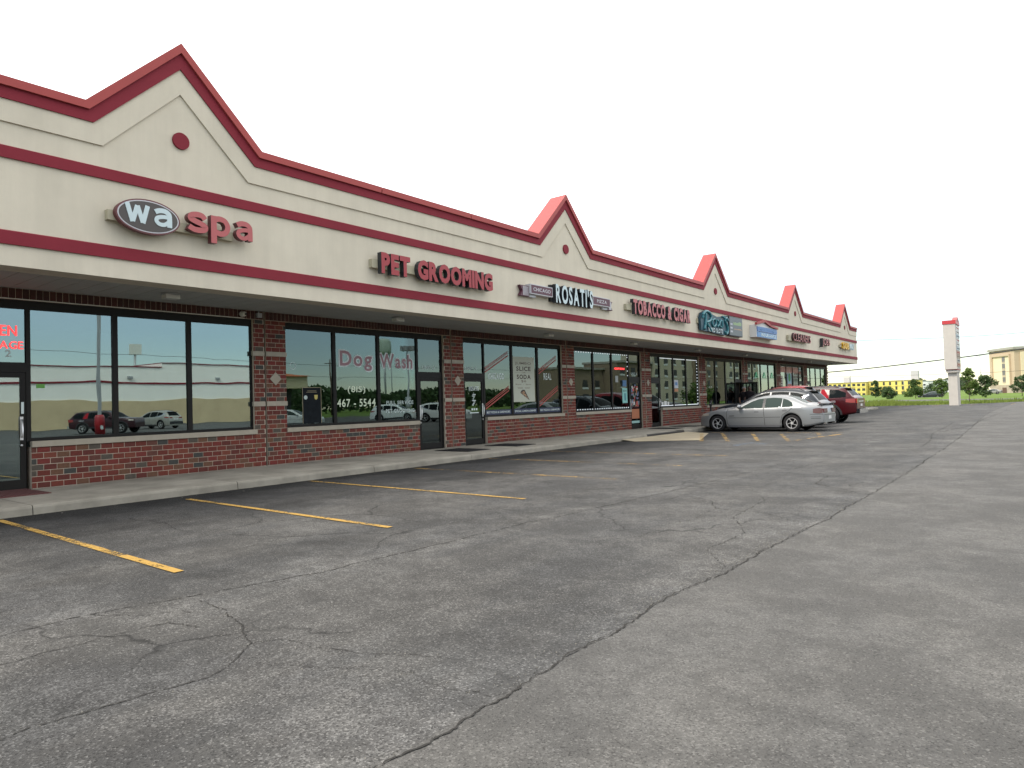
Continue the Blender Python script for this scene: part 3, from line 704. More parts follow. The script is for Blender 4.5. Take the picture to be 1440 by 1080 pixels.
def bold(ch, y, z, k, ky, x0, x1, mats):
    mb = MB()
    for si, (sm_, wd, pts) in enumerate(STK[ch]):
        q = cat(pts) if sm_ else [Vector(a) for a in pts]; xt = x1-si*.0012; L_ = []
        for i, c in enumerate(q):
            d = (q[min(i+1, len(q)-1)]-q[max(i-1, 0)]).normalized(); n_ = Vector((-d.y, d.x))*wd*.5*k
            c = Vector((y+c.x*ky, z+c.y*k)); L_.append((c+n_, c-n_))
        n = len(L_)
        v = [(xt, a.x, a.y) for a, b in L_]+[(xt, b.x, b.y) for a, b in L_]+[(x0, a.x, a.y) for a, b in L_]+[(x0, b.x, b.y) for a, b in L_]
        mb.add(v, [(i, i+1, n+i+1, n+i) for i in range(n-1)], 0)
        mb.add(v, [(2*n+i, 2*n+i+1, i+1, i) for i in range(n-1)]+[(n+i, n+i+1, 3*n+i+1, 3*n+i) for i in range(n-1)]+[(0, n, 3*n, 2*n), (n-1, 3*n-1, 4*n-1, 2*n-1)], 1)
    mb.build('letter', mats, p)
bold('w', 4.83, 4.47, .30, .325, XF+.227, XF+.237, [M['whiteface']]*2); bold('a', 5.27, 4.47, .30, .37, XF+.227, XF+.237, [M['whiteface']]*2)
for ch, y in (('s', 5.83), ('p', 6.26), ('a', 6.72)): bold(ch, y, 4.485, .345, .41, XF+.12, XF+.24, [M['pinkface'], M['maroonret']])
# pet grooming
p = sign('wall_sign', 'red PET GROOMING channel letters with black sides', 12.1)
raceway(p, 10.02, 13.7, 4.44, 4.63)
letters('PET', 10.18, 11.05, 4.315, 4.785, XF+.11, .13, [M['redface'], M['blackret']], p, off=.055, gap=.06)
letters('GROOMING', 11.29, 14.02, 4.315, 4.785, XF+.11, .13, [M['redface'], M['blackret']], p, off=.055, gap=.05)
# pizza sign with ribbon
p = sign('wall_sign', 'pizza shop sign of white letters between two plum ribbon panels', 18)
MB().box(XF+.001, XF+.10, 16.9, 19.1, 4.36, 4.86).build('backing', M['blackret'], p)
letters("ROSATI'S", 16.98, 19.07, 4.31, 4.90, XF+.10, .13, [M['whiteface'], M['blackret']], p, off=.03, gap=.15)
for nm, y0, y1, word in (('ribbon_panel', 15.77, 16.86, 'CHICAGO'), ('ribbon_panel', 19.14, 20.23, 'PIZZA')):
    o = MB().box(XF+.001, XF+.19, y0, y1, 4.46, 4.745).build(nm, M['silveredge'], p)
    MB().box(XF+.189, XF+.196, y0+.025, y1-.025, 4.485, 4.72).build('panel_face', M['plum'], o)
    b = .12 if word == 'CHICAGO' else .24
    letters(word, y0+b, y1-b, 4.55, 4.655, XF+.196, .004, [M['silveredge']], o, off=.012, joined='lettering')
for s, ya, yb in ((-1, 15.77, 15.36), (1, 20.23, 20.50)):
    mb = MB(); mb.prism_yz([(ya-s*.02, 4.38), (ya-s*.02, 4.68), (yb, 4.68), (yb-s*.11, 4.53), (yb, 4.38)], XF+.02, XF+.12)
    f = mb.build('ribbon_tail', M['plum'], p, fix=True)
    mb = MB()
    for k in range(5):
        q = ya+(yb-ya)*(.12+.13*k); mb.box(XF+.12, XF+.126, q-.012, q+.012, 4.40, 4.66)
    mb.build('tail_stripe', M['silveredge'], p)
    mb = MB(); mb.prism_yz([(ya-s*.35, 4.38), (ya, 4.38), (ya, 4.455), (ya-s*.35, 4.455)], XF+.02, XF+.10); mb.build('ribbon_fold', M['silveredge'], p, fix=True)
# tobacco & cigar
p = sign('wall_sign', 'pale red TOBACCO & CIGAR channel letters on cream raceway', 24.2)
raceway(p, 21.5, 26.4, 4.52, 4.72)
letters('TOBACCO & CIGAR', 21.78, 26.62, 4.38, 4.92, XF+.11, .13, [M['pinkface'], M['blackret']], p, off=.05, gap=.10, space=.4)
# script sign: Roxi's
M['teal'] = mat('teal_acrylic', (.03, .17, .20), .35); M['tealdark'] = mat('dark_teal_backer', (.012, .05, .075), .45)
p = sign('wall_sign', "teal script Roxi's sign with white VIDEO SLOTS lettering below", 29.4)
MB().prism_yz([(27.85, 4.20), (30.5, 4.12), (30.9, 4.3), (30.9, 5.02), (30.3, 4.98), (29.6, 4.9), (28.9, 5.0), (28.3, 5.06), (27.95, 4.95), (27.8, 4.7)], XF+.06, XF+.17).build('backer', M['tealdark'], p, fix=True)
MB().box(XF+.001, XF+.06, 27.7, 30.6, 4.5, 4.7).build('raceway', M['raceway'], p)
def stroke(pts, r=.045):
    mb = MB(); q = []
    pts = [Vector((0, a, b)) for a, b in pts]
    for i in range(len(pts)-1):
        a = pts[max(i-1, 0)]; b = pts[i]; c = pts[i+1]; d = pts[min(i+2, len(pts)-1)]
        for k in range(5):
            t = k/5; q.append(.5*((2*b)+(c-a)*t+(2*a-5*b+4*c-d)*t*t+(3*b-a-3*c+d)*t**3))
    q.append(pts[-1]); mb.tube([(XF+.19, v.y, v.z) for v in q], r, 8); mb.build('letter', M['teal'], p)
stroke([(28.0, 4.72), (28.05, 4.9), (28.35, 5.04), (28.75, 5.0), (28.9, 4.82), (28.7, 4.64), (28.35, 4.56), (28.6, 4.4), (28.85, 4.22)], .06); stroke([(28.33, 4.95), (28.28, 4.6), (28.12, 4.25)], .06)
stroke([(29.25, 4.78), (29.02, 4.68), (29.02, 4.5), (29.2, 4.44), (29.4, 4.56), (29.4, 4.72), (29.25, 4.78)]); stroke([(29.55, 4.75), (29.72, 4.7), (29.85, 4.5), (30.05, 4.46)]); stroke([(30.0, 4.78), (29.8, 4.6), (29.58, 4.45)])
stroke([(30.18, 4.78), (30.18, 4.48)]); stroke([(30.2, 4.93), (30.22, 4.97)], .05); stroke([(30.45, 5.0), (30.4, 4.9)], .035)
stroke([(30.85, 4.82), (30.65, 4.92), (30.5, 4.8), (30.72, 4.58), (30.78, 4.34), (30.6, 4.2), (30.45, 4.3)], .06)
letters('VIDEO SLOTS', 28.5, 30.15, 4.18, 4.37, XF+.17, .04, [M['whiteface'], M['blackret']], p, off=.03, joined='lettering')
# message board
p = sign('message_board', 'grey electronic message board beside the teal script sign', 31.9)
MB().box(XF+.001, XF+.17, 31.02, 32.72, 4.16, 5.06).build('cabinet', M['blackret'], p)
MB().box(XF+.17, XF+.185, 31.05, 32.69, 4.19, 5.03).build('screen', mat('grey_screen', (.07, .078, .088), .35), p)
mb = MB(); rnd = random.Random(4)
for k in range(9): mb.box(XF+.185, XF+.187, 31.55+k*.115, 31.63+k*.115, 4.68, 4.70+rnd.uniform(.09, .16), 0)
for k in range(11): mb.box(XF+.185, XF+.187, 31.62+k*.09, 31.68+k*.09, 4.47, 4.50+rnd.uniform(.0, .03), 1)
for k in range(3): mb.box(XF+.185, XF+.187, 31.16, 31.42, 4.66-k*.17, 4.74-k*.17, 2)
mb.build('screen_print', [mat('board_green', (.28, .42, .20), .5), mat('board_orange', (.50, .32, .18), .5), mat('board_white', (.42, .44, .48), .5)], p)
# insurance sign
M['insblue'] = mat('blue_acrylic', (.035, .11, .34), .35); M['insblue2'] = mat('mid_blue_acrylic', (.05, .17, .40), .35)
p = sign('wall_sign', 'white house shaped insurance sign with red roof and blue panels', 35.8)
MB().prism_yz([(34.2, 4.27), (37.3, 4.27), (37.3, 4.80), (35.35, 5.08), (34.2, 4.88)], XF+.001, XF+.32).build('cabinet', M['white'], p, fix=True)
MB().box(XF+.32, XF+.36, 34.3, 37.35, 4.56, 4.80).build('blue_panel', M['insblue'], p); MB().box(XF+.32, XF+.34, 34.3, 37.35, 4.28, 4.54).build('blue_panel', M['insblue2'], p)
letters('AMERICAN FAMILY', 34.45, 37.2, 4.60, 4.76, XF+.36, .004, [M['insblue2']], p, off=.03, joined='lettering'); letters('INSURANCE', 34.9, 37.2, 4.33, 4.50, XF+.34, .006, [M['whiteface']], p, off=.03, joined='lettering')
mb = MB(); mb.strip_yz([(34.1, 4.86), (35.35, 5.06), (36.3, 4.88), (37.4, 4.82)], [(34.1, 4.97), (35.35, 5.18), (36.3, 4.98), (37.4, 4.91)], XF+.3, XF+.42); mb.build('red_roof', M['coping'], p, fix=True)
# cleaners, jobs, sub shop
p = sign('wall_sign', 'dark CLEANERS channel letters on cream raceway', 42.2)
raceway(p, 40.1, 43.6, 4.42, 4.72, .14); letters('CLEANERS', 40.6, 44.1, 4.42, 4.88, XF+.14, .13, [M['pinkface'], M['ret_dark']], p, off=.0, gap=.16)
p = sign('wall_sign', 'short red JOBS channel letters near the far end', 47.9)
letters('JOBS', 47.0, 48.8, 4.36, 4.93, XF+.03, .2, [M['pinkface'], M['blackret']], p, off=.02, gap=.16)
p = sign('wall_sign', 'small yellow and white sub shop letters at the far corner', 54)
raceway(p, 52.0, 55.5, 4.58, 4.74)
M['subyel'] = mat('yellow_acrylic', (.62, .36, .02), .35)
letters('SUB', 52.4, 54.25, 4.47, 4.95, XF+.11, .12, [M['subyel'], M['subyel']], p, off=.04, gap=.12); letters('WAY', 54.35, 55.8, 4.5, 4.95, XF+.11, .12, [M['whiteface'], M['whiteface']], p, off=.03, gap=.06)

# ------------------------------------------------------------------ small things on the building
# neon open sign in the first transom
p = thing('neon_sign', 'red neon OPEN MASSAGE sign lit above the first glass door', 'neon sign', (XG, 3.75, 2.7))
letters('OPEN', 3.50, 4.02, 2.75, 2.93, XV+.004, .012, [M['rednet']], p, off=.0, joined='top_word'); letters('MASSAGE', 3.32, 4.11, 2.53, 2.66, XV+.004, .012, [M['rednet']], p, off=.0, joined='bottom_word')
p = thing('neon_sign', 'small red neon sign glowing in the tobacco shop window', 'neon sign', (XG, 24.75, 2.62))
letters('OPEN', 24.35, 25.15, 2.58, 2.66, XV+.004, .012, [M['rednet']], p, off=.03, joined='word')
# soffit lamps
p = thing('soffit_light', None, 'soffit light', (-12.76, 6.1, 3.56), group='square lamps along the soffit')
MB().lathe([(0, -.005), (.17, -.005), (.17, -.022), (.13, -.03)], 24, (0, 0, 0), 'z', sm=False).build('base_plate', M['galv'], p, local=True, fix=True)
mb = MB(); mb.box(-.09, .09, -.13, .13, -.10, -.028); mb.build('lens_box', M['lamp'], p, local=True)
LB = ['soffit lamp nearest, between the spa and the left end', 'soffit lamp above the dog wash window', 'soffit lamp above the pizza poster window', 'soffit lamp above the tobacco shop window']
root_l = p; p['label'] = 'soffit lamp above the three mirror like window panes'
for k, (y, lb) in enumerate(((.1, 'soffit lamp at the near end, left of the picture'), (11.7, LB[1]), (18.2, LB[2]), (23.9, LB[3]), (30.0, 'soffit lamp above the fifth shop with white dotted strip'), (36.1, "soffit lamp above the shop under the teal script sign"), (42.1, 'soffit lamp above the shop with green window marks'), (48.2, 'soffit lamp above the shop with red window banner'), (54.2, 'soffit lamp above the last shop at the far corner'))):
    recopy(root_l, (-12.76, y, 3.56), label=lb)
# camera and junction box
p = thing('security_camera', 'white dome security camera on the dark brick by the first pier', 'camera', (XW, 8.13, 3.46))
MB().lathe([(0, .0), (.055, .0), (.06, .02), (.05, .06), (.04, .075)], 20, (XW, 8.13, 3.46), 'x').build('mount', M['offwhite'], p)
mb = MB(); mb.lathe([(.052*math.sin(a*math.pi/12), .075+.05*(1-math.cos(a*math.pi/12))-.0) for a in range(0, 7)][::-1]+[], 20, (XW-.01, 8.13, 3.46), 'x'); mb.lathe([(.052, .06), (.058, .09), (.045, .13), (.0, .14)], 20, (XW, 8.13, 3.455), 'x'); mb.build('dome', M['offwhite'], p)
MB().lathe([(.026, .133), (.024, .142), (0, .143)], 14, (XW, 8.145, 3.452), 'x').build('lens', M['black'], p)
p = thing('junction_box', 'small grey junction box below the soffit beside the pier', 'junction box', (XW, 8.53, 3.45))
MB().box(XW, XW+.07, 8.47, 8.58, 3.41, 3.51).build('box', M['galv'], p); MB().tube([(XW+.035, 8.52, 3.51), (XW+.035, 8.52, 3.56)], .012, 8).build('conduit', M['galv'], p)
# thin white light strip under the soldier course
tag(MB().box(XW-.03, XW+.006, 3.0, 8.2, 3.371, 3.385).build('light_strip', M['offwhite']), 'thin white strip along the top of the spa window', 'light strip')
# dotted led strips round two shop windows
def dots(name, label, segs, step, a):
    mb = MB()
    for (y0, z0, y1, z1) in segs:
        n = max(1, int(math.hypot(y1-y0, z1-z0)/step))
        for k in range(n+1):
            y, z = y0+(y1-y0)*k/n, z0+(z1-z0)*k/n; mb.box(XV+.002, XV+.012, y-a, y+a, z-a*.8, z+a*.8)
    o = mb.build(name, M['ledw']); tag(o, label, 'light strip', kind='stuff')
pa = [panes[(5, k)] for k in range(3)]; pb = [panes[(6, k)] for k in range(3)]
dots('led_strip', 'dotted white light strip round the tobacco shop window', [(pa[k][0]+.05, 3.19, pa[k][1]-.05, 3.19) for k in range(3)]+[(pa[2][1]-.04, 3.1, pa[2][1]-.04, 2.35)]+[(pa[k][0]+.05, 1.03, pa[k][1]-.05, 1.03) for k in range(3)], .16, .021)
dots('led_strip', 'dotted white light strip down the window next to the teal script sign', [(pb[2][1]-.05, 3.1, pb[2][1]-.05, 1.08)], .15, .03)
mb = MB()
for k in range(3):
    mb.box(XV+.002, XV+.01, pb[k][0]+.02, pb[k][1]-.02, 3.17, 3.195); mb.box(XV+.002, XV+.01, pb[k][0]+.02, pb[k][1]-.02, 1.02, 1.045)
tag(mb.build('window_edging', M['ledw']), 'solid white edging along top and bottom of the fifth window', 'light strip', kind='stuff')
# posters
def poster(label, y0, y1, z0, z1, col, x=XV+.006):
    p = thing('poster', label, 'poster', (x, (y0+y1)/2, z0)); MB().box(x, x+.004, y0, y1, z0, z1).build('sheet', col if not isinstance(col, tuple) else mat('poster_paper', col, .6, var=.04, vs=3), p); return p
M['ink'] = mat('dark_ink', (.055, .035, .028), .6); M['ink2'] = mat('soft_ink', (.14, .11, .09), .6)
p = poster('tall cream pizza slice poster with rounded corners in the window', 17.68, 18.91, 1.385, 2.88, (.43, .45, .37)); xp = XV+.010
for wd, a, b, c, d, m in (('JUMBO', 17.85, 18.73, 2.60, 2.71, 'ink2'), ('SLICE', 17.91, 18.70, 2.41, 2.56, 'ink'), ('OR', 18.20, 18.42, 2.33, 2.38, 'ink2'), ('SODA', 17.93, 18.69, 2.14, 2.29, 'ink'), ('$6', 18.16, 18.44, 2.02, 2.11, 'ink2'), ('11am - 3pm', 17.86, 18.70, 1.93, 1.99, 'ink2')):
    letters(wd, a, b, c, d, xp, .001, [M[m]], p, off=.03 if m == 'ink' else .005, joined='lettering')
mb = MB(); mb.box(xp, xp+.001, 17.95, 18.25, 1.855, 1.865); mb.box(xp, xp+.001, 18.34, 18.64, 1.855, 1.865); mb.box(xp, xp+.001, 17.97, 18.24, 1.825, 1.835); mb.box(xp, xp+.001, 18.36, 18.62, 1.825, 1.835); mb.box(xp, xp+.001, 17.85, 18.15, 2.35, 2.356); mb.box(xp, xp+.001, 18.47, 18.75, 2.35, 2.356)
mb.build('print_lines', M['ink2'], p)
mb = MB(); mb.prism_yz([(18.10, 1.68), (18.14, 1.75), (18.24, 1.79), (18.34, 1.78), (18.60, 1.43)], xp, xp+.001); mb.build('slice_outline', M['ink'], p, fix=True)
mb = MB(); mb.prism_yz([(18.14, 1.685), (18.30, 1.745), (18.53, 1.475)], xp+.001, xp+.002); mb.build('slice_cheese', mat('slice_tan', (.36, .22, .12), .6), p, fix=True)
mb = MB()
for a, b in ((18.23, 1.68), (18.34, 1.66), (18.33, 1.58), (18.44, 1.56)): mb.lathe([(0, xp+.003), (.026, xp+.003)], 12, (0, a, b), 'x', sm=False)
mb.build('slice_topping', M['ink'], p)
poster('dark framed poster low in the left grooming window', 9.69, 10.22, 1.02, 1.87, mat('dark_print', (.012, .015, .018), .8, var=.3, vs=9, spec=.08), XV)
q = bpy.data.objects['poster.001']
mb = MB(); x_ = XV+.0045
for a, b, c, d in ((9.69, 9.70, 1.02, 1.87), (10.21, 10.22, 1.02, 1.87), (9.70, 10.21, 1.86, 1.87), (9.83, 10.08, 1.78, 1.79), (9.80, 10.1, 1.75, 1.757)): mb.box(x_, x_+.002, a, b, c, d)
mb.build('border', mat('gilt_line', (.30, .26, .16), .5), q)
mb = MB(); mb.prism_yz([(10.02, 1.69), (10.12, 1.69), (10.11, 1.60), (10.07, 1.57), (10.03, 1.60)], x_, x_+.002); mb.build('badge', mat('gold_badge', (.45, .38, .10), .5), q, fix=True)
mb = MB(); mb.lathe([(0, x_+.002), (.05, x_+.002)], 14, (0, 9.78, 1.63), 'x', sm=False); mb.build('portrait', M['vinyl_grey'], q)
p = poster('pale turquoise vertical poster in the tobacco shop window', 24.93, 25.34, 1.22, 1.83, (.22, .50, .47))
letters('NOW', 24.99, 25.28, 1.68, 1.75, XV+.0105, .001, [M['ink']], p, joined='lettering'); MB().box(XV+.0105, XV+.0115, 25.09, 25.2, 1.32, 1.62).build('print_block', mat('teal_print', (.03, .16, .20), .6), p)
poster('blue poster above the turquoise one', 24.98, 25.3, 1.9, 2.15, (.06, .16, .32)); poster('white oval sign in the tobacco shop window', 24.40, 24.62, 2.07, 2.33, (.33, .36, .36))
p = poster('white and blue notice in the fifth shop window', 29.85, 30.27, 1.83, 2.2, (.52, .55, .60)); MB().box(XV+.0105, XV+.0115, 29.93, 30.2, 1.95, 2.1).build('print_block', M['insblue2'], p)
poster('orange note below the white and blue notice', 29.86, 30.24, 1.66, 1.8, (.45, .20, .09))
for k, (a, b) in enumerate(((28.45, 28.62), (28.7, 28.95), (29.05, 29.2))): tag(MB().box(XV+.003, XV+.03, a, b, 1.06, 1.2+.04*(k % 2)).build('white_carton', M['white']), ['white carton at left on the fifth window sill', 'wide white carton in the middle of the fifth window sill', 'white carton at right on the fifth window sill'][k], 'carton')
# green window marks
M['green'] = mat('green_neon', (.15, .5, .28), .5, emit=.12)
for k in range(3):
    a, b = panes[(8, k)]; c = (a+b)/2; mb = MB()
    mb.tube([(XV+.02, c-.25, 2.45), (XV+.02, c, 2.75), (XV+.02, c+.25, 2.45), (XV+.02, c-.25, 2.45)], .02, 6); mb.tube([(XV+.02, c-.14, 2.58), (XV+.02, c+.14, 2.58)], .02, 6)
    tag(mb.build('neon_mark', M['green']), 'green triangular window light, %s of three' % ('left', 'middle', 'right')[k], 'window light')
# red banner in the eighth shop
for k in range(3):
    a, b = panes[(9, k)]; p = poster('red window banner with pale disc, %s pane of three' % ('left', 'middle', 'right')[k], a+.02, b-.02, 2.83, 3.2, M['redface'])
    MB().lathe([(0, XV+.012), (.12, XV+.012)], 16, (0, (a+b)/2, 3.0), 'x', sm=False).build('disc', M['pinkface'], p)
a, b = panes[(9, 1)]; p = poster('white poster with green disc and red square', a+.2, a+1.1, 1.75, 2.75, (.30, .42, .52)); MB().lathe([(0, XV+.012), (.27, XV+.012)], 24, (0, a+.65, 2.5), 'x', sm=False).build('green_disc', mat('green_print', (.06, .28, .10), .6), p); MB().box(XV+.0105, XV+.0115, a+.25, a+1.05, 1.78, 2.08).build('red_square', M['redface'], p)
a, b = panes[(9, 0)]; p = poster('cream lettered strip poster at left of the red banner shop', a+.05, a+.65, 1.5, 2.6, (.50, .48, .40))
mb = MB()
for k in range(6): mb.box(XV+.0105, XV+.0115, a+.15, a+.5, 1.58+.16*k, 1.66+.16*k)
mb.build('print_lines', M['ink'], p)
# door mats
p = thing('door_mat', 'black door mat before the grooming shop door', 'door mat', (-12.5, 13.65, .136)); 
def matmesh(): 
    mb = MB(); mb.box(-.6, .6, -.45, .45, 0, .012)
    for k in range(14): mb.box(-.55, .55, -.42+k*.063, -.39+k*.063, .012, .017)
    return mb
o_ = matmesh().build('pad', M['black'], p, local=True)
for y, lb in ((15.7, 'black door mat before the pizza shop door'), (25.9, 'black door mat before the tobacco shop door'), (27.9, 'black door mat before the fifth shop door')): recopy(p, (-12.5, y, .136), label=lb)
p = thing('door_mat', 'reddish brown door mat before the spa door', 'door mat', (-13.25, 3.65, .136)); matmesh().build('pad', mat('red_brown_mat', (.09, .03, .028), .9), p, local=True)
# ash post by the sixth pier
p = thing('ash_post', 'slim black ash receptacle post standing against the sixth pier', 'ash receptacle', (-13.45, 32.9, .136))
MB().lathe([(0, 0), (.14, 0), (.14, .03), (.05, .08), (.045, .75), (.07, .82), (.07, 1.0), (.05, 1.05), (0, 1.05)], 18, axis='z').build('post', M['plastic'], p, local=True)
MB().box(-.02, .03, -.075, -.055, .88, .93).build('slot', M['galv'], p, local=True)
# roof vent
p = thing('roof_vent', 'small grey vent behind the parapet past the fourth gable', 'vent', (-13.6, 44.9, 5.55)); MB().lathe([(.18, 0), (.18, 1.15), (.28, 1.15), (.28, 1.4), (0, 1.5)], 16, axis='z').build('pipe', M['galv'], p, local=True, fix=True)

# ------------------------------------------------------------------ cars
def lerp_pts(pts, x):
    if x <= pts[0][0]: return pts[0][1]
    for (a, b), (c, d) in zip(pts, pts[1:]):
        if x <= c: return b+(d-b)*(x-a)/(c-a) if c > a else d
    return pts[-1][1]
def smooth_pts(pts, n=6):
    out_ = []
    for i in range(len(pts)-1):
        p0 = pts[max(i-1, 0)]; p1 = pts[i]; p2 = pts[i+1]; p3 = pts[min(i+2, len(pts)-1)]
        m1 = (p2[1]-p0[1])/max(1e-6, p2[0]-p0[0]); m2 = (p3[1]-p1[1])/max(1e-6, p3[0]-p1[0]); h = p2[0]-p1[0]
        for k in range(n):
            t = k/n; out_.append((p1[0]+h*t, (2*t**3-3*t**2+1)*p1[1]+(t**3-2*t**2+t)*h*m1+(-2*t**3+3*t**2)*p2[1]+(t**3-t**2)*h*m2))
    return out_+[pts[-1]]
def car_paint(name, col, metal=.0, rough=.3):
    return mat(name, col, rough, metal=metal, coat=.12, spec=.3)
M['carglass'] = mat('tinted_car_glass', (.010, .013, .014), .06, spec=.006); M['carglass2'] = mat('green_car_glass', (.045, .060, .055), .06, spec=.01)
M['tyre'] = mat('tyre_rubber', (.016, .016, .017), .85, spec=.25); M['rim'] = mat('alloy_rim', (.50, .50, .50), .3, metal=.2); M['rimdark'] = mat('wheel_well', (.008, .008, .008), .9, spec=.1)
M['taill'] = mat('tail_lamp', (.26, .012, .015), .15, coat=.5); M['smoketail'] = mat('smoked_tail_lamp', (.10, .035, .04), .15, coat=.5); M['headl'] = mat('head_lamp', (.45, .40, .34), .12, coat=.5)
M['shutline'] = mat('shut_line', (.03, .03, .032), .8); M['clad'] = mat('black_cladding', (.022, .022, .024), .55)
def make_car(name, label, loc, rz, p):
    root = thing(name, label, 'car', loc, rz)
    Lc, W = p['L'], p['W']/2; top = smooth_pts(p['top'], 5); zb = p['zb']; belt = p['belt']; rmax = max(z for _, z in top)
    fr_t, re_t = p.get('ft', .30), p.get('rt', .16)
    def plan(x):
        a = 1.0
        d = .95
        if x < d: a -= fr_t*((d-x)/d)**2.6
        d2 = 1.0
        if x > Lc-d2: a -= re_t*((x-(Lc-d2))/d2)**2.6
        return W*a
    def hw(x, z):
        b = lerp_pts(belt, x); y = plan(x)
        if z < b:
            t = (b-z)/max(.1, b-zb); y *= 1+.012*math.sin(min(1, t)*math.pi)-.035*t**3
        else:
            t = (z-b)/max(.1, rmax-b); y = y*.985-p['tumble']*t**1.15
        return y
    def bot(x):
        z = lerp_pts(p.get('under', [(0, zb), (Lc, zb)]), x)
        for xc, r in p['arch']:
            if abs(x-xc) < r: z = max(z, p['wr']+math.sqrt(r*r-(x-xc)**2))
        return z
    xs = set([i*Lc/84 for i in range(85)])
    for xc, r in p['arch']:
        for k in range(21): xs.add(xc-r*math.cos(math.pi*k/20))
        xs.add(xc-r-.001); xs.add(xc+r+.001)
    for q in list(p['ws'])+list(p['rw']): xs.add(q)
    xs = sorted(x for x in xs if 0 <= x <= Lc)
    X2 = [xs[0]]
    for x in xs[1:]:
        if x-X2[-1] > 4e-4: X2.append(x)
    xs = X2; side = []
    for x in xs:
        zt, z0 = lerp_pts(top, x), bot(x); r = min(.075, (zt-z0)*.25); rows = []
        for k in range(10): rows.append((z0+(zt-r-z0)*k/9, 0))
        for k in range(1, 6): a = k/5*math.pi/2; rows.append((zt-r+r*math.sin(a), r*(1-math.cos(a))))
        side.append([(x, hw(x, z)-ins, z) for z, ins in rows])
    nr = len(side[0]); mb = MB(); n = len(xs)
    for sgn in (1, -1):
        v = [(q[0], q[1]*sgn, q[2]) for s_ in side for q in s_]
        f = [(i*nr+k, i*nr+k+1, (i+1)*nr+k+1, (i+1)*nr+k) for i in range(n-1) for k in range(nr-1)]
        if sgn > 0: f = [q[::-1] for q in f]
        mb.add(v, f, 0, True)
    fr = [-1, -.87, -.6, -.3, 0, .3, .6, .87, 1]
    v = []; f = []; mi = []
    for s_ in side:
        x, y, z = s_[-1]
        for t in fr: v.append((x, y*t, z+.035*(1-t*t)*(1 if z > .6 else .4)))
    o = len(mb.v); mb.v += v
    for i in range(n-1):
        xm = (xs[i]+xs[i+1])/2; gl = (p['ws'][0] <= xm <= p['ws'][1]) or (p['rw'][0] <= xm <= p['rw'][1])
        roof = p.get('roofblack') and p['ws'][1] < xm < p['rw'][0]
        for k in range(8):
            mb.f.append([o+i*9+k, o+(i+1)*9+k, o+(i+1)*9+k+1, o+i*9+k+1]); mb.m.append(1 if gl and 0 < k < 7 else (3 if roof else 0)); mb.sm.append(True)
    # underside, following the arches
    v = []; f = []
    for s_ in side: v += [(s_[0][0], s_[0][1], s_[0][2]), (s_[0][0], -s_[0][1], s_[0][2])]
    mb.add(v, [(i*2, i*2+1, i*2+3, i*2+2) for i in range(n-1)], 2)
    for idx, fl in ((0, False), (n-1, True)):
        s_ = side[idx]; v = []; f = []
        for q in s_: v += [(q[0], q[1]*t, q[2]+(.0 if q is not s_[-1] else .035*(1-t*t)*(1 if q[2] > .6 else .4))) for t in fr]
        for k in range(nr-1):
            for j in range(8): f.append((k*9+j, k*9+j+1, (k+1)*9+j+1, (k+1)*9+j))
        mb.add(v, f if fl else [q[::-1] for q in f], 0, True)
    body = mb.build('body', [p['paint'], p['glass'], M['rimdark'], M['plastic']], root, local=True, fix=True)
    for e in body.data.edges: pass
    # conforming patches on both sides
    def patch(nm, cols, m, off=.005, par=None, both=True, nsub=4, lbl=None):
        for sgn in ((-1, 1) if both else (-1,)):
            mb = MB(); C2 = []
            for (a, b) in zip(cols, cols[1:]):
                for k in range(nsub): t = k/nsub; C2.append([a[i]+(b[i]-a[i])*t for i in range(3)])
            C2.append(cols[-1]); v = []
            for x, zl, zh in C2:
                for k in range(5): z = zl+(zh-zl)*k/4; v.append((x, sgn*(hw(x, z)+off), z))
            m_ = len(C2); f = [(i*5+k, (i+1)*5+k, (i+1)*5+k+1, i*5+k+1) for i in range(m_-1) for k in range(4)]
            if sgn > 0: f = [q[::-1] for q in f]
            mb.add(v, f, 0, True); ob = mb.build(nm, m, par or root, local=True)
    def strip(nm, pts, wd, m, off=.004, par=None):
        for sgn in (-1, 1):
            mb = MB(); P_ = []
            for a, b in zip(pts, pts[1:]):
                for k in range(8): t = k/8; P_.append((a[0]+(b[0]-a[0])*t, a[1]+(b[1]-a[1])*t))
            P_.append(pts[-1]); v = []
            for i, (x, z) in enumerate(P_):
                a, b = P_[max(i-1, 0)], P_[min(i+1, len(P_)-1)]; d = Vector((b[0]-a[0], b[1]-a[1])).normalized(); nx, nz_ = -d.y*wd/2, d.x*wd/2
                for q in (1, -1): v.append((x+nx*q, sgn*(hw(x+nx*q, z+nz_*q)+off), z+nz_*q))
            mb.add(v, [(i*2, i*2+1, i*2+3, i*2+2) for i in range(len(P_)-1)], 0); mb.build(nm, m, par or root, local=True)
    for nm, cols, m in p['patches']: patch(nm, cols, m, off=.006)
    for nm, pts, wd, m in p['strips']: strip(nm, pts, wd, m)
    for nm, a, m in p['rear']:      # (y0, y1, z0, z1) boxes on the tail, proud by d
        y0, y1, z0, z1, d = a
        MB().box(Lc-.06, Lc+d, y0, y1, z0, z1).build(nm, m, root, local=True)
    for nm, b_, m in p.get('boxes', []): MB().box(*b_).build(nm, m, root, local=True)
    for x0_, x1_, yr, m_ in p.get('rails', []):
        for sgn in (-1, 1):
            q = [(x0_+(x1_-x0_)*k/8, sgn*yr, lerp_pts(top, x0_+(x1_-x0_)*k/8)+(.045 if 0 < k < 8 else .005)) for k in range(9)]
            mb = MB(); mb.tube(q, .016, 6); mb.build('roof_rail', m_, root, local=True)
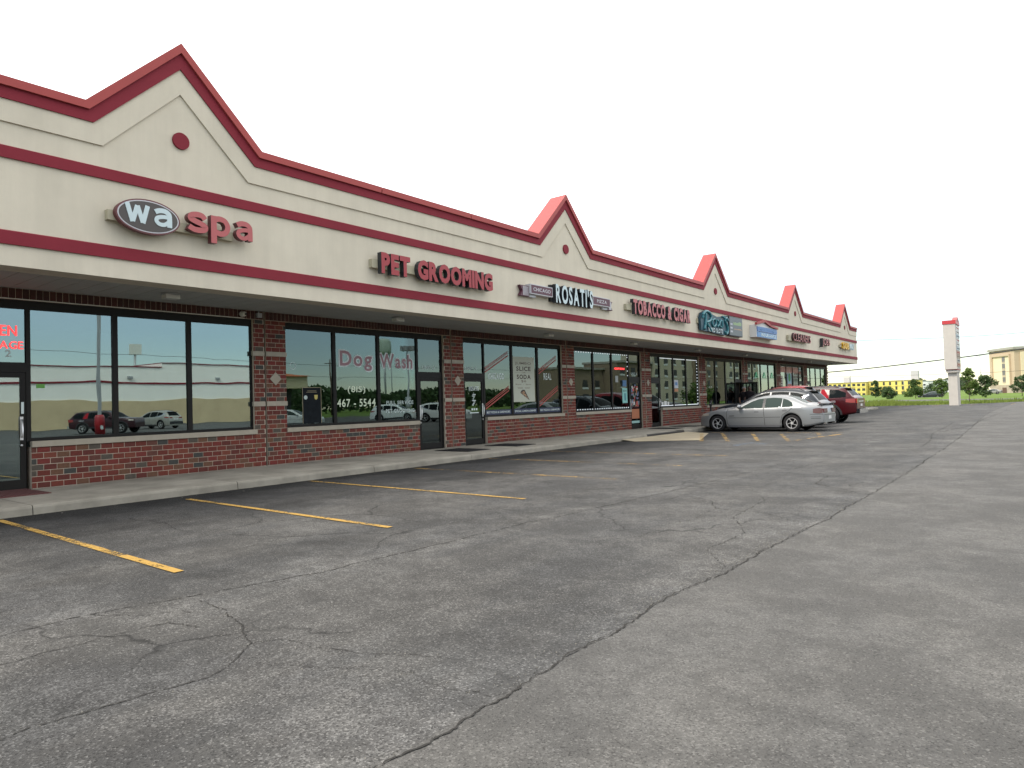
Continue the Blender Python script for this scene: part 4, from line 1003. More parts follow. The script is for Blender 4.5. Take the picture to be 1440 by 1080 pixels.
    # mirrors
    for sgn in (-1, 1):
        x, z = p['mirror']; y = sgn*(hw(x, z)+.0)
        mb = MB(); mb.tube([(x, y-sgn*.02, z), (x+.02, y+sgn*.09, z+.02)], .025, 6); mb.lathe([(0, -.09), (.055, -.07), (.085, 0), (.08, .07), (.0, .085)], 12, (x+.03, y+sgn*.15, z+.05), 'y'); mb.build('mirror', p['paint'], root, local=True)
    # wheels
    wr, ww = p['wr'], .21
    for xc, r in p['arch']:
        for sgn in (-1, 1):
            yo = sgn*(W-.02); prof = [(wr*.62, 0), (wr*.66, -.012), (wr*.86, -.012), (wr*.95, .01), (wr, .04), (wr, ww-.04), (wr*.9, ww)]
            mb = MB(); mb.lathe([(a, yo-sgn*b) for a, b in prof], 32, (xc, 0, wr), 'y'); wl = mb.build('wheel', M['tyre'], root, local=True, fix=True)
            mb = MB(); mb.lathe([(0, yo-sgn*.05), (wr*.58, yo-sgn*.05)], 24, (xc, 0, wr), 'y', 1, False)
            mb.lathe([(wr*.66, yo+sgn*.006), (wr*.60, yo+sgn*.008), (wr*.57, yo-sgn*.04)], 28, (xc, 0, wr), 'y', 0, False)
            mb.lathe([(0, yo+sgn*.004), (wr*.15, yo+sgn*.004), (wr*.18, yo-sgn*.03)], 18, (xc, 0, wr), 'y', 0, False)
            ns = p.get('spokes', 5); tw = p.get('twist', .0)
            for k in range(ns):
                a = 2*math.pi*k/ns+.3; a2 = a+tw; h = .06 if ns < 7 else .035
                pts = []
                for aa, rr, hh in ((a-h*1.6, wr*.14, 0), (a+h*1.6, wr*.14, 0), (a2+h, wr*.6, 0), (a2-h, wr*.6, 0)): pts.append((xc+rr*math.cos(aa), yo+sgn*.002, wr+rr*math.sin(aa)))
                q = pts+[(x_, yo-sgn*.03, z_) for x_, _, z_ in pts]
                mb.add(q, [(0, 1, 2, 3), (4, 7, 6, 5), (0, 4, 5, 1), (1, 5, 6, 2), (2, 6, 7, 3), (3, 7, 4, 0)], 0)
            mb.build('rim', [M['rim'], M['rimdark']], wl, local=True)
    return root
silver = car_paint('silver_car_paint', (.27, .28, .285), .5, .38); grey = car_paint('grey_car_paint', (.035, .04, .046), .3, .3)
maroon = car_paint('maroon_car_paint', (.048, .002, .0045), .1, .3); redp = car_paint('red_car_paint', (.20, .014, .02), .1, .3)
whitep = car_paint('white_car_paint', (.62, .64, .63), .0, .3); bluep = car_paint('blue_car_paint', (.03, .07, .18), .3, .3); darkred = car_paint('dark_plum_car_paint', (.035, .012, .016), .1, .3); champagne = car_paint('champagne_car_paint', (.32, .31, .28), .4, .3)
M['spoiler'] = mat('grey_trim', (.12, .12, .13), .4)
SED = dict(L=5.06, W=1.86, zb=.17, wr=.315, tumble=.33, paint=silver, glass=M['carglass2'], ft=.36, rt=.20,
    top=[(0, .46), (.04, .60), (.20, .70), (.42, .76), (.85, .845), (1.2, .90), (1.48, .92), (1.75, 1.05), (2.15, 1.235), (2.5, 1.31), (2.9, 1.335), (3.3, 1.31), (3.6, 1.25), (3.95, 1.09), (4.2, .99), (4.35, .965), (4.8, .955), (4.95, .93), (5.03, .80), (5.06, .62)],
    belt=[(0, .62), (.5, .74), (1.4, .83), (3.2, .885), (4.2, .90), (5.06, .84)], under=[(0, .24), (.35, .17), (1.3, .16), (3.2, .16), (4.2, .2), (4.75, .27), (5.06, .33)],
    arch=[(.83, .365), (3.66, .365)], ws=(1.50, 2.28), rw=(3.42, 4.14), mirror=(1.72, .90), spokes=5, twist=.55,
    patches=[('side_window', [(1.74, .872, .90), (1.95, .880, 1.02), (2.2, .885, 1.15), (2.42, .888, 1.225), (2.60, .89, 1.245)], M['carglass2']), ('side_window', [(2.69, .892, 1.25), (2.95, .895, 1.262), (3.2, .90, 1.245), (3.29, .902, 1.232)], M['carglass2']),
             ('side_window', [(3.32, .903, 1.225), (3.5, .908, 1.17), (3.66, .915, 1.07), (3.71, .92, .97), (3.70, .922, .95)], M['carglass2']),
             ('pillar_trim', [(2.605, .888, 1.25), (2.685, .888, 1.255)], M['plastic']),
             ('headlight', [(.10, .60, .64), (.22, .60, .70), (.48, .63, .715)], M['headl']), ('taillight', [(4.52, .68, .82), (4.66, .66, .84), (4.85, .655, .85), (5.0, .67, .83)], M['smoketail'])],
    strips=[('body_moulding', [(1.28, .545), (2.64, .555)], .022, silver), ('moulding_shadow', [(1.28, .527), (2.64, .537)], .012, M['shutline']), ('body_moulding', [(2.70, .556), (3.26, .56)], .022, silver), ('moulding_shadow', [(2.70, .538), (3.26, .542)], .012, M['shutline']),
            ('shut_line', [(1.27, .88), (1.21, .70), (1.24, .32), (1.30, .22)], .014, M['shutline']), ('shut_line', [(2.64, .89), (2.67, .55), (2.68, .24)], .014, M['shutline']), ('shut_line', [(3.72, .93), (3.60, .78), (3.34, .62), (3.24, .30)], .012, M['shutline']),
            ('door_handle', [(2.30, .745), (2.46, .745)], .035, M['spoiler']), ('door_handle', [(3.33, .775), (3.50, .775)], .035, M['spoiler']), ('badge', [(1.32, .60), (1.52, .605)], .02, M['plastic']),
            ('bumper_line', [(4.35, .63), (5.03, .625)], .012, M['shutline']), ('rocker_trim', [(1.3, .21), (3.22, .21)], .06, M['spoiler']), ('bumper_groove', [(4.4, .535), (4.9, .53)], .012, M['shutline']), ('bumper_groove', [(4.4, .48), (4.9, .475)], .012, M['shutline'])],
    rear=[('taillight', (-.72, -.30, .67, .83, .010), M['smoketail']), ('taillight', (.30, .72, .67, .83, .010), M['smoketail']), ('licence_plate', (-.16, .16, .44, .56, .012), M['white']), ('exhaust', (-.62, -.5, .27, .33, .04), M['chrome']), ('exhaust', (.5, .62, .27, .33, .04), M['chrome']), ('bumper_seam', (-.70, .70, .60, .612, .004), M['shutline'])],
    boxes=[('spoiler', (4.72, 5.04, -.74, .74, 1.0, 1.02), M['spoiler']), ('spoiler_foot', (4.8, 4.95, -.70, -.64, .94, 1.001), M['spoiler']), ('spoiler_foot', (4.8, 4.95, .64, .70, .94, 1.001), M['spoiler'])])
SUV = dict(L=4.45, W=1.85, zb=.22, wr=.345, tumble=.27, paint=grey, glass=M['carglass'], ft=.30, rt=.16,
    top=[(0, .55), (.05, .78), (.25, .92), (.7, 1.0), (1.12, 1.05), (1.35, 1.17), (1.75, 1.41), (2.1, 1.53), (2.7, 1.575), (3.3, 1.56), (3.75, 1.49), (3.95, 1.43), (4.15, 1.22), (4.28, 1.06), (4.38, .98), (4.43, .80), (4.45, .6)],
    belt=[(0, .75), (1, .95), (2.5, .985), (3.8, 1.06), (4.45, 1.0)], arch=[(.85, .40), (3.55, .40)], ws=(1.16, 1.86), rw=(3.86, 4.26), mirror=(1.5, 1.02), spokes=5, twist=.0,
    patches=[('side_window', [(1.55, 1.0, 1.12), (1.85, 1.01, 1.33), (2.15, 1.015, 1.44), (2.38, 1.02, 1.47)], M['carglass']), ('side_window', [(2.45, 1.02, 1.475), (2.9, 1.035, 1.485), (3.15, 1.06, 1.46)], M['carglass']), ('side_window', [(3.2, 1.065, 1.455), (3.45, 1.12, 1.42), (3.65, 1.2, 1.37), (3.72, 1.29, 1.345)], M['carglass']),
             ('taillight', [(3.95, .93, .99), (4.15, .90, 1.02), (4.36, .89, 1.0)], M['taill']), ('headlight', [(.12, .74, .80), (.5, .80, .88)], M['headl']), ('lower_cladding', [(1.27, .23, .36), (3.13, .23, .36)], M['clad'])],
    strips=[('chrome_trim', [(3.1, 1.03), (3.45, 1.09), (3.68, 1.18), (3.78, 1.3)], .045, M['chrome']), ('chrome_trim', [(3.6, 1.17), (3.92, 1.34)], .07, M['chrome']), ('shut_line', [(2.42, 1.0), (2.43, .4)], .014, M['shutline']), ('shut_line', [(1.35, .98), (1.33, .4)], .014, M['shutline']), ('door_handle', [(2.1, .88), (2.3, .885)], .035, grey), ('door_handle', [(2.9, .9), (3.1, .905)], .035, grey)],
    rear=[('taillight', (-.73, -.40, .88, .98, -.03), M['taill']), ('taillight', (.40, .73, .88, .98, -.03), M['taill']), ('licence_plate', (-.26, .26, .70, .84, .012), M['white']), ('bumper', (-.74, .74, .36, .58, .02), M['clad'])],
    rails=[(2.05, 3.7, .56, M['clad'])], boxes=[('spoiler', (3.72, 4.06, -.60, .60, 1.465, 1.49), M['plastic'])])
BIG = dict(L=4.85, W=1.95, zb=.36, wr=.40, tumble=.25, paint=maroon, glass=M['carglass'], ft=.22, rt=.13, roofblack=True,
    top=[(0, .7), (.04, 1.0), (.2, 1.1), (.8, 1.15), (1.25, 1.19), (1.45, 1.3), (1.8, 1.58), (2.05, 1.66), (2.8, 1.69), (3.6, 1.68), (4.1, 1.64), (4.35, 1.58), (4.55, 1.38), (4.68, 1.22), (4.78, 1.16), (4.83, .95), (4.85, .7)],
    belt=[(0, .95), (1.2, 1.12), (3, 1.14), (4.85, 1.16)], arch=[(.92, .47), (3.72, .47)], ws=(1.3, 1.86), rw=(4.28, 4.66), mirror=(1.66, 1.16), spokes=6, under=[(0, .38), (4.3, .38), (4.85, .50)],
    patches=[('side_window', [(1.7, 1.16, 1.30), (1.95, 1.16, 1.52), (2.45, 1.165, 1.58)], M['carglass']), ('side_window', [(2.52, 1.165, 1.585), (3.32, 1.17, 1.585)], M['carglass']), ('side_window', [(3.72, 1.175, 1.57), (4.1, 1.18, 1.54), (4.42, 1.2, 1.40)], M['carglass']), ('upper_trim', [(1.98, 1.585, 1.66), (3.3, 1.6, 1.66), (4.2, 1.575, 1.62)], M['plastic']),
             ('pillar_panel', [(3.36, 1.175, 1.58), (3.50, 1.175, 1.575), (3.70, 1.175, 1.25)], mat('red_pillar', (.30, .02, .03), .6, spec=.02)), ('taillight', [(4.42, .97, 1.12), (4.6, .95, 1.13), (4.8, .94, 1.13)], M['taill']), ('headlight', [(.1, .9, 1.0), (.4, .92, 1.02)], M['headl']), ('lower_cladding', [(1.42, .37, .5), (3.22, .37, .5)], M['clad'])],
    strips=[('shut_line', [(2.48, 1.15), (2.48, .5)], .014, M['shutline']), ('shut_line', [(3.45, 1.15), (3.2, .6)], .014, M['shutline']), ('badge', [(3.62, 1.02), (4.0, 1.03)], .05, M['silverm']), ('door_handle', [(2.2, 1.02), (2.4, 1.02)], .035, M['chrome']),
            ('arch_flare', [(3.72-.50*math.cos(math.pi*k/10), .40+.50*math.sin(math.pi*k/10)) for k in range(0, 11)], .085, M['clad']), ('arch_flare', [(.92-.50*math.cos(math.pi*k/10), .40+.50*math.sin(math.pi*k/10)) for k in range(0, 11)], .085, M['clad'])],
    rear=[('taillight', (-.84, -.60, .92, 1.13, .014), M['taill']), ('taillight', (.60, .84, .92, 1.13, .014), M['taill']), ('licence_plate', (-.16, .16, .78, .88, .03), M['white']), ('tailgate_trim', (-.5, .5, .97, 1.03, .02), M['silverm']), ('tailgate', (-.80, .80, .68, 1.14, .006), maroon), ('bumper', (-.85, .85, .46, .66, .12), M['chrome']), ('step_pad', (-.5, .5, .66, .675, .12), M['clad'])],
    rails=[(2.1, 4.1, .62, M['plastic'])], boxes=[('spoiler', (4.2, 4.5, -.66, .66, 1.60, 1.625), M['plastic'])])
VAN = dict(SUV); VAN.update(paint=redp, rails=[], L=3.95, top=[(0, .6), (.05, .80), (.25, .9), (.7, .98), (1.0, 1.03), (1.4, 1.34), (1.85, 1.62), (2.3, 1.70), (2.8, 1.72), (3.3, 1.68), (3.45, 1.55), (3.7, 1.25), (3.88, .95), (3.95, .6)], ws=(1.03, 1.8), rw=(3.38, 3.74), mirror=(1.4, 1.05), boxes=[('spoiler', (3.2, 3.5, -.6, .6, 1.655, 1.685), M['plastic'])])
VAN['patches'] = [('side_window', [(1.45, 1.03, 1.15), (1.8, 1.04, 1.48), (2.1, 1.05, 1.56)], M['carglass']), ('side_window', [(2.16, 1.05, 1.57), (2.9, 1.06, 1.58)], M['carglass']), ('side_window', [(2.95, 1.06, 1.58), (3.25, 1.12, 1.53), (3.4, 1.2, 1.46)], M['carglass']), ('taillight', [(3.55, .95, 1.2), (3.85, .95, 1.1)], M['taill'])]
VAN['strips'] = [('shut_line', [(2.12, 1.0), (2.13, .4)], .014, M['shutline'])]; VAN['arch'] = [(.75, .40), (3.2, .40)]
def squeeze(D, x0=4.2, k=.62):
    f = lambda x: x if x < x0 else x0+(x-x0)*k
    D['L'] = f(D['L']); D['top'] = [(f(a), b) for a, b in D['top']]; D['belt'] = [(f(a), b) for a, b in D['belt']]; D['under'] = [(f(a), b) for a, b in D['under']]
    D['patches'] = [(n, [(f(a), b, c) for a, b, c in q], m) for n, q, m in D['patches']]; D['strips'] = [(n, [(f(a), b) for a, b in q], w_, m) for n, q, w_, m in D['strips']]
    D['boxes'] = [(n, (f(b[0]), f(b[1])+.03)+tuple(b[2:]), m) for n, b, m in D['boxes']]
squeeze(SED); SED['rt'] = .24
sedan = make_car('parked_car', 'silver sedan with alloy wheels parked nose to the kerb, nearest car', (-11.26, 27.12, 0), R(-1.5), SED)
suv = make_car('parked_car', 'dark grey crossover with chrome window trim behind the silver sedan', (-11.65, 29.65, 0), 0, SUV)
van = make_car('parked_car', 'red hatchback car whose roof shows above the grey crossover', (-11.95, 32.15, 0), 0, VAN)
big = make_car('parked_car', 'dark red four wheel drive with black roof and chrome rear bumper', (-11.9, 34.75, -.03), 0, BIG)
for o in (sedan, suv, van, big): o['group'] = 'cars parked nose in at the shops'

# ------------------------------------------------------------------ people by the open door
M['skin'] = mat('skin_tone', (.24, .13, .09), .6); M['skin_dark'] = mat('dark_skin_tone', (.07, .035, .025), .6); M['hair'] = mat('dark_hair', (.015, .012, .01), .6)
M['hair_grey'] = mat('grey_hair', (.25, .25, .25), .7); M['blackcloth'] = mat('black_cloth', (.016, .014, .016), .9, spec=.1); M['palecloth'] = mat('pale_cloth', (.42, .46, .48), .9, spec=.1); M['jean'] = mat('blue_denim', (.04, .06, .11), .9)
def person(label, loc, rz, skin, shirt, hair, h=1.76, bend=0):
    root = thing('person', label, 'person', loc, rz); k = h/1.76
    V_, E_, r_ = [], [], []
    def add(p, r, par=None):
        V_.append(tuple(c*k for c in p)); r_.append(r*k)
        if par is not None: E_.append((par, len(V_)-1))
        return len(V_)-1
    pel = add((0, 0, .96), .15); sp1 = add((0, 0, 1.15), .145, pel); sp2 = add((.0, .0, 1.34), .165, sp1); nk = add((.0, .0, 1.49), .07, sp2); hd0 = add((.015, 0, 1.57), .075, nk); hd = add((.03, 0, 1.65), .10, hd0); add((.02, 0, 1.735), .07, hd)
    add((.125, 0, 1.63), .018, hd)       # nose
    for s in (-1, 1):
        hp = add((0, s*.10, .90), .11, pel); kn = add((.03, s*.115, .50), .07, hp); an = add((0, s*.12, .09), .05, kn); add((.15, s*.14, .03), .035, an)
        sh = add((0, s*.185, 1.41), .075, sp2); el = add((.0+.02*bend, s*.26, 1.13), .05, sh); wr = add((.10+.2*bend, s*.26, .90+.16*bend), .034, el); pm = add((.13+.24*bend, s*.255, .82+.16*bend), .038, wr)
        for j, ln in enumerate((.075, .085, .08, .065)):
            f1 = add((.115+.24*bend+.018*j, s*.25, .77+.16*bend), .0095, pm); add((.105+.24*bend+.02*j, s*.243, .77-ln+.16*bend), .0085, f1)
        t1 = add((.165+.24*bend, s*.235, .80+.16*bend), .011, pm); add((.175+.24*bend, s*.22, .765+.16*bend), .0095, t1)
        add((.03, s*.105, 1.645), .02, hd)
    me = bpy.data.meshes.new('body'); me.from_pydata(V_, E_, []); ob = bpy.data.objects.new('body', me); C.objects.link(ob)
    md = ob.modifiers.new('skin', 'SKIN'); ss = ob.modifiers.new('sub', 'SUBSURF'); ss.levels = 1; ss.render_levels = 1
    for i, v in enumerate(me.skin_vertices[0].data): v.radius = (r_[i], r_[i]*(1.0 if i > 3 else 1.15)); v.use_root = (i == 0)
    dg = bpy.context.evaluated_depsgraph_get(); m2 = bpy.data.meshes.new_from_object(ob.evaluated_get(dg)); bpy.data.objects.remove(ob)
    for m in (skin, shirt, M['jean'], M['black']): m2.materials.append(m)
    for p in m2.polygons:
        z = p.center.z/k; arm = abs(p.center.y) > .2*k; p.use_smooth = True
        p.material_index = 3 if z < .08 else (0 if z > 1.475 else (1 if (z > .98 or (arm and z > 1.18)) and not (arm and z < 1.16) else (0 if arm and z < 1.16 else 2)))
    b = link('body', m2, root)
    mb = MB(); n = 14; v = []; f = []
    for i in range(6):
        a = i/5*math.pi*.56
        for j in range(n):
            t = 2*math.pi*j/n; v.append((k*(.02+.112*math.sin(a)*math.cos(t)-.012), k*.108*math.sin(a)*math.sin(t), k*(1.665+.118*math.cos(a))))
    for i in range(5):
        for j in range(n): f.append((i*n+j, i*n+(j+1) % n, (i+1)*n+(j+1) % n, (i+1)*n+j))
    v = [(x if x < .085*k else .085*k, y, z) for x, y, z in v]
    mb.add(v, f, 0, True); mb.build('hair', hair, root, local=True)
    return root
person('person in black top standing in front of the open glass door', (-13.0, 37.2, .136), R(-70), M['skin_dark'], M['blackcloth'], M['hair'], bend=.4)
person('person in pale top standing just behind the open glass door', (-12.75, 40.3, .136), R(200), M['skin_dark'], M['palecloth'], M['hair'], 1.70)
person('person with grey hair half hidden behind the one in black', (-13.55, 37.9, .136), R(-60), M['skin'], M['blackcloth'], M['hair_grey'], 1.74)

# ------------------------------------------------------------------ pylon sign
p = thing('pylon_sign', 'tall cream pylon sign with red cap at the edge of the lot', 'sign', (-7.1, 72, 0))
M['pylon'] = mat('cream_pylon_panel', (.45, .42, .375), .8, var=.06, vs=2, bump=.2, bs=40)
MB().box(-7.40, -6.72, 71.2, 73.2, 0, 3.0).build('post', M['pylon'], p); MB().box(-7.50, -6.66, 70.95, 73.6, 2.88, 3.10).build('collar', M['pylon'], p)
MB().box(-7.53, -6.63, 70.9, 73.65, 3.10, 3.16).build('trim_ring', M['coping'], p)
MB().box(-7.57, -6.66, 70.8, 73.8, 3.16, 7.10).build('cabinet', M['pylon'], p)
mb = MB(); mb.box(-7.62, -6.60, 70.75, 73.85, 7.10, 7.42); o = mb.build('cap', mat('bright_red_metal', (.42, .03, .035), .4), p)
MB().prism_yz([(71.3, 7.42), (73.3, 7.42), (72.3, 7.78)], -6.95, -6.58).build('cap_gable', M['coping'], p, fix=True)
rnd = random.Random(2); pc = [M['white'], mat('panel_pale_blue', (.40, .46, .50), .4), mat('panel_brown', (.26, .17, .14), .4), mat('panel_rust', (.30, .15, .12), .4), mat('panel_grey', (.42, .40, .38), .4)]
for k in range(10):
    z = 6.62-k*.36
    for x0, x1 in ((-6.66, -6.63), (-7.60, -7.57)):
        o = MB().box(x0, x1, 71.0, 73.6, z, z+.33).build('tenant_panel', pc[(0, 0, 1, 0, 0, 1, 3, 2, 4, 3)[k]], p)
        mb = MB()
        for j in range(6): mb.box(x0-.004, x1+.004, 71.3+j*.36, 71.55+j*.36, z+.1, z+.23)
        mb.build('panel_print', [M['vinyl_red'], M['ink2'], M['navy']][k % 3], o)

# ------------------------------------------------------------------ vegetation
def leaf(name, col, v=.4): return mat(name, col, .75, var=v, vs=1.6, spec=.25)
LV = [leaf('leaf_mid', (.075, .125, .03)), leaf('leaf_dark', (.045, .080, .03)), leaf('leaf_light', (.11, .16, .035))]
def tree(label, x, y, h, cw, ch, seed, mats, n=2600, lf=.26, trunk_r=.07, z0=-.05, name='leafy_tree', group='trees beyond the parking lot', stems=1):
    rnd = random.Random(seed); root = thing(name, label, 'tree' if stems == 1 else 'bush', (x, y, z0), 0, group)
    base = h-ch; tb = MB()
    for s in range(stems):
        dx = rnd.uniform(-.3, .3)*(stems > 1); tb.tube([(dx, 0, 0), (dx*1.3+rnd.uniform(-.05, .05), 0, base*.6), (dx*1.6, rnd.uniform(-.1, .1), base+ch*.35), (dx*1.8, 0, h*.86)], [trunk_r, trunk_r*.85, trunk_r*.6, trunk_r*.2], 7)
    for k in range(7):
        a = rnd.uniform(0, 6.28); zz = base+ch*rnd.uniform(.05, .5); r = cw*.40
        tb.tube([(0, 0, zz), (math.cos(a)*r*.5, math.sin(a)*r*.5, zz+ch*.14), (math.cos(a)*r, math.sin(a)*r, zz+ch*.22)], [trunk_r*.45, trunk_r*.3, trunk_r*.1], 5)
    tb.build('trunk', M['wood'], root, local=True)
    cl = []
    for k in range(26):
        t = rnd.random(); zz = base+ch*(.06+.86*t); prof = math.sin(math.pi*min(1, (t*.86+.12)))**.7; a = rnd.uniform(0, 6.28); rr = cw*.5*prof*math.sqrt(rnd.random())*.95
        cl.append((math.cos(a)*rr, math.sin(a)*rr, zz, cw*rnd.uniform(.10, .21)))
    mb = MB()
    for k in range(n):
        c = rnd.choice(cl); d = Vector((rnd.gauss(0, 1), rnd.gauss(0, 1), rnd.gauss(0, .8))).normalized()*c[3]*rnd.random()**.4
        q = Vector(c[:3])+d
        if q.z < .05: continue
        u_ = Vector((rnd.gauss(0, 1), rnd.gauss(0, 1), rnd.gauss(0, .6))).normalized(); w_ = u_.cross(Vector((rnd.gauss(0, 1), rnd.gauss(0, 1), rnd.gauss(0, 1)))).normalized(); s = lf*rnd.uniform(.5, 1.1)
        mb.add([q-u_*s*.5, q+w_*s*.28, q+u_*s*.5, q-w_*s*.28], [(0, 1, 2, 3)], rnd.choices((0, 1), (3, 1))[0])
    mb.build('crown', mats, root, local=True); return root
tree('young slim trunked tree just right of the pylon sign', -7.05, 85, 3.6, 1.75, 2.6, 11, [LV[2], LV[0]], lf=.20, trunk_r=.045)
tree('round dark tree between the slim tree and the hotel', -9.3, 140, 3.7, 3.4, 3.3, 12, [LV[1], LV[0]], 3200, .34, .10)
tree('dark tree at the right edge of the picture before the hotel', -4.7, 150, 4.1, 3.0, 3.7, 13, [LV[1], LV[0]], 3000, .34)
tree('green tree directly left of the pylon sign', -16.7, 150, 3.9, 2.9, 3.3, 14, [LV[0], LV[2]], 3000, .33)
tree('green tree hiding the right end of the yellow building', -20.9, 150, 3.7, 3.0, 3.2, 15, [LV[0], LV[1]], 3000, .33)
tree('tall narrow tree before the middle of the yellow building', -37.0, 200, 4.7, 2.9, 4.3, 16, [LV[1], LV[0]], 2600, .4, .1)
tree('low rounded shrub in the field before the yellow building', -25.3, 150, 2.3, 2.5, 2.2, 17, [LV[1], LV[0]], 2400, .3, .05, stems=3, name='field_shrub')
tree('spreading shrub left of the low rounded shrub', -34.2, 200, 2.5, 4.6, 2.4, 18, [LV[1], LV[0]], 2200, .4, .05, stems=3, name='field_shrub')
tree('pale shrub at the foot of the yellow building', -27.5, 190, 2.0, 4.4, 1.9, 19, [LV[2], LV[0]], 2000, .36, .05, stems=3, name='field_shrub')
tree('dark shrub between the two green trees', -25.8, 215, 3.0, 7.0, 2.9, 20, [LV[1], LV[1]], 2600, .42, .05, stems=4, name='field_shrub')
tree('bushy tree right of the pylon sign behind the slim tree', -13.8, 170, 3.4, 3.2, 3.1, 21, [LV[1], LV[2]], 2200, .36)
# far wood
fw = MB(); rnd = random.Random(31)
for k in range(1500):
    x = rnd.uniform(-84, -52); y = 610+rnd.uniform(-12, 12); hh = 10.5+3.2*math.sin(x*.05+1)+2.2*math.sin(x*.19); z = hh*rnd.random()**.5+rnd.uniform(-.5, .9)
    q = Vector((x, y, z)); u_ = Vector((rnd.gauss(0, 1), rnd.gauss(0, .5), rnd.gauss(0, 1))).normalized(); w_ = u_.cross(Vector((0, 1, .2))).normalized(); s = rnd.uniform(1.2, 3.2)
    fw.add([q-u_*s*.5, q+w_*s*.45, q+u_*s*.5, q-w_*s*.45], [(0, 1, 2, 3)], 0)
tag(fw.build('far_wood', leaf('far_leaf', (.05, .075, .038), .3)), 'dark far wood along the horizon', kind='stuff')
# grass blades and weeds by the edge of the lot
gb = MB(); rnd = random.Random(41)
for k in range(11000):
    x = rnd.uniform(-26, 3); ye = lerp_pts(edge, x); y = ye+abs(rnd.gauss(0, 1))*9-.1
    hgt = rnd.uniform(.07, .2)+(.25 if rnd.random() < .05 else 0); a = rnd.uniform(0, 6.28); dx, dy = math.cos(a)*.05, math.sin(a)*.05
    gb.add([(x-dx, y-dy, -.05), (x+dx, y+dy, -.05), (x+rnd.uniform(-.08, .08), y+rnd.uniform(-.08, .08), hgt)], [(0, 1, 2)])
for c in ((-13.8, 79, .5), (-12.0, 77.8, .35), (-14.8, 82, .55), (-10.6, 79.5, .3)):
    for k in range(420):
        x, y = c[0]+rnd.gauss(0, .9), c[1]+rnd.gauss(0, .8); hgt = c[2]*rnd.uniform(.4, 1.2); gb.add([(x-.06, y, -.05), (x+.06, y, -.05), (x+rnd.uniform(-.2, .2), y, hgt)], [(0, 1, 2)])
tag(gb.build('grass', M['blade']), 'rough grass and weeds along the edge of the lot', kind='stuff')
# far road and verge
MB().add([(-26, 118, -.03), (8, 96.5, -.03), (14, 100, -.03), (-22, 130, -.03)], [(0, 1, 2, 3)]).build('road', M['asphalt2'], fix=True)['kind'] = 'structure'
# ------------------------------------------------------------------ far buildings
M['yellowwall'] = mat('yellow_sheathing', (.68, .57, .15), .8, var=.10, vs=.3); M['darkwin'] = mat('dark_opening', (.035, .035, .035), .5); M['farwhite'] = mat('far_white_wall', (.60, .62, .62), .8)
p = thing('yellow_building', 'long three storey building under construction in bright yellow sheathing', 'building', (-84, 432, -1))
for (x0, x1, yb, nw, ww, hh) in ((-113, -83.2, 424, 12, 1.5, 1.35), (-83.0, -58.5, 430, 8, .95, 1.8)):
    MB().box(x0, x1, yb, yb+16, -1.2, 7.35 if nw == 8 else 7.1).build('wall', M['yellowwall'], p)
    MB().box(x0-.2, x1+.2, yb-.3, yb+16.3, 7.36 if nw == 8 else 7.11, 7.6 if nw == 8 else 7.35).build('roof', mat('tan_roof_edge', (.35, .28, .16), .8), p)
    for z in (1.62, 4.35): MB().box(x0, x1, yb-.06, yb-.001, z, z+.12).build('floor_line', mat('tan_floor_line', (.40, .30, .10), .8), p)
    for k in range(nw):
        for z in (-.3, 2.45, 5.1):
            xc = x0+(k+.55)*(x1-x0)/nw
            MB().box(xc-ww/2, xc+ww/2, yb-.08, yb-.002, z, z+hh).build('window', M['darkwin'], p)
for x0, x1, z1, y in ((-97.2, -94.0, 10.6, 436), (-62.8, -59.2, 12.6, 436)): MB().box(x0, x1, y, y+4, -1, z1).build('lift_shaft', mat('grey_block', (.42, .42, .42), .8), p)
p = thing('white_building', 'low white building beyond the trees by the yellow one', 'building', (-60, 505, 0)); MB().box(-67, -50, 500, 515, -1, 7.2).build('wall', M['farwhite'], p); MB().box(-67.3, -49.7, 499.7, 515.3, 7.2, 7.7).build('roof', M['galv'], p)
for k in range(5): MB().box(-65.3+k*3.1, -64.1+k*3.1, 499.9, 499.998, 4.6, 5.7).build('window', M['darkwin'], p)
# hotel
p = thing('hotel', 'tan five storey hotel block with flat cornice at the right', 'building', (-10, 258, -.6), 0)
hr = bpy.data.objects['hotel']; hr.rotation_euler = (0, 0, R(-62))
M['tan'] = mat('tan_stucco', (.46, .36, .25), .85, var=.05); M['paletan'] = mat('pale_tan_stucco', (.66, .56, .38), .85, var=.05); M['tanstone'] = mat('tan_stone', (.38, .32, .24), .9, var=.2, vs=1.2)
# local frame: facade looks along -x at x=0, running along y
hr.location = (-9.3, 250, -.6); hr.rotation_euler = (0, 0, R(-60.6))
def hb(nm, a, m): return MB().box(*a).build(nm, m, hr, local=True)
# local frame: the recessed front runs to the left along -x, the wing shows on the +x end
hb('wall', (-13.8, 0, .05, 18, 3.0, 13.4), M['tan']); hb('stone_base', (-13.85, .05, -.05, 18.05, 0, 3.0), M['tanstone'])
hb('recess_panel', (-11.6, -2.2, -.03, .04, 3.0, 11.6), M['paletan']); hb('frame_edge', (-11.9, -11.6, -.4, .04, 3.0, 11.6), M['tan']); hb('frame_edge', (-2.2, -1.9, -.4, .04, 3.0, 11.6), M['tan']); hb('frame_edge', (-11.9, -1.9, -.4, .04, 11.6, 12.2), M['tan'])
hg = mat('hotel_glass', (.14, .13, .13), .25); gc = mat('grey_cornice', (.30, .29, .25), .8)
for k in range(4):
    z = 3.5+k*2.02; f = hb('window', (-6.6, -4.9, -.06, -.031, z, z+1.85), hg); hb('lintel', (-6.6, -4.9, -.08, -.061, z, z+.45), M['tanstone']).parent = f
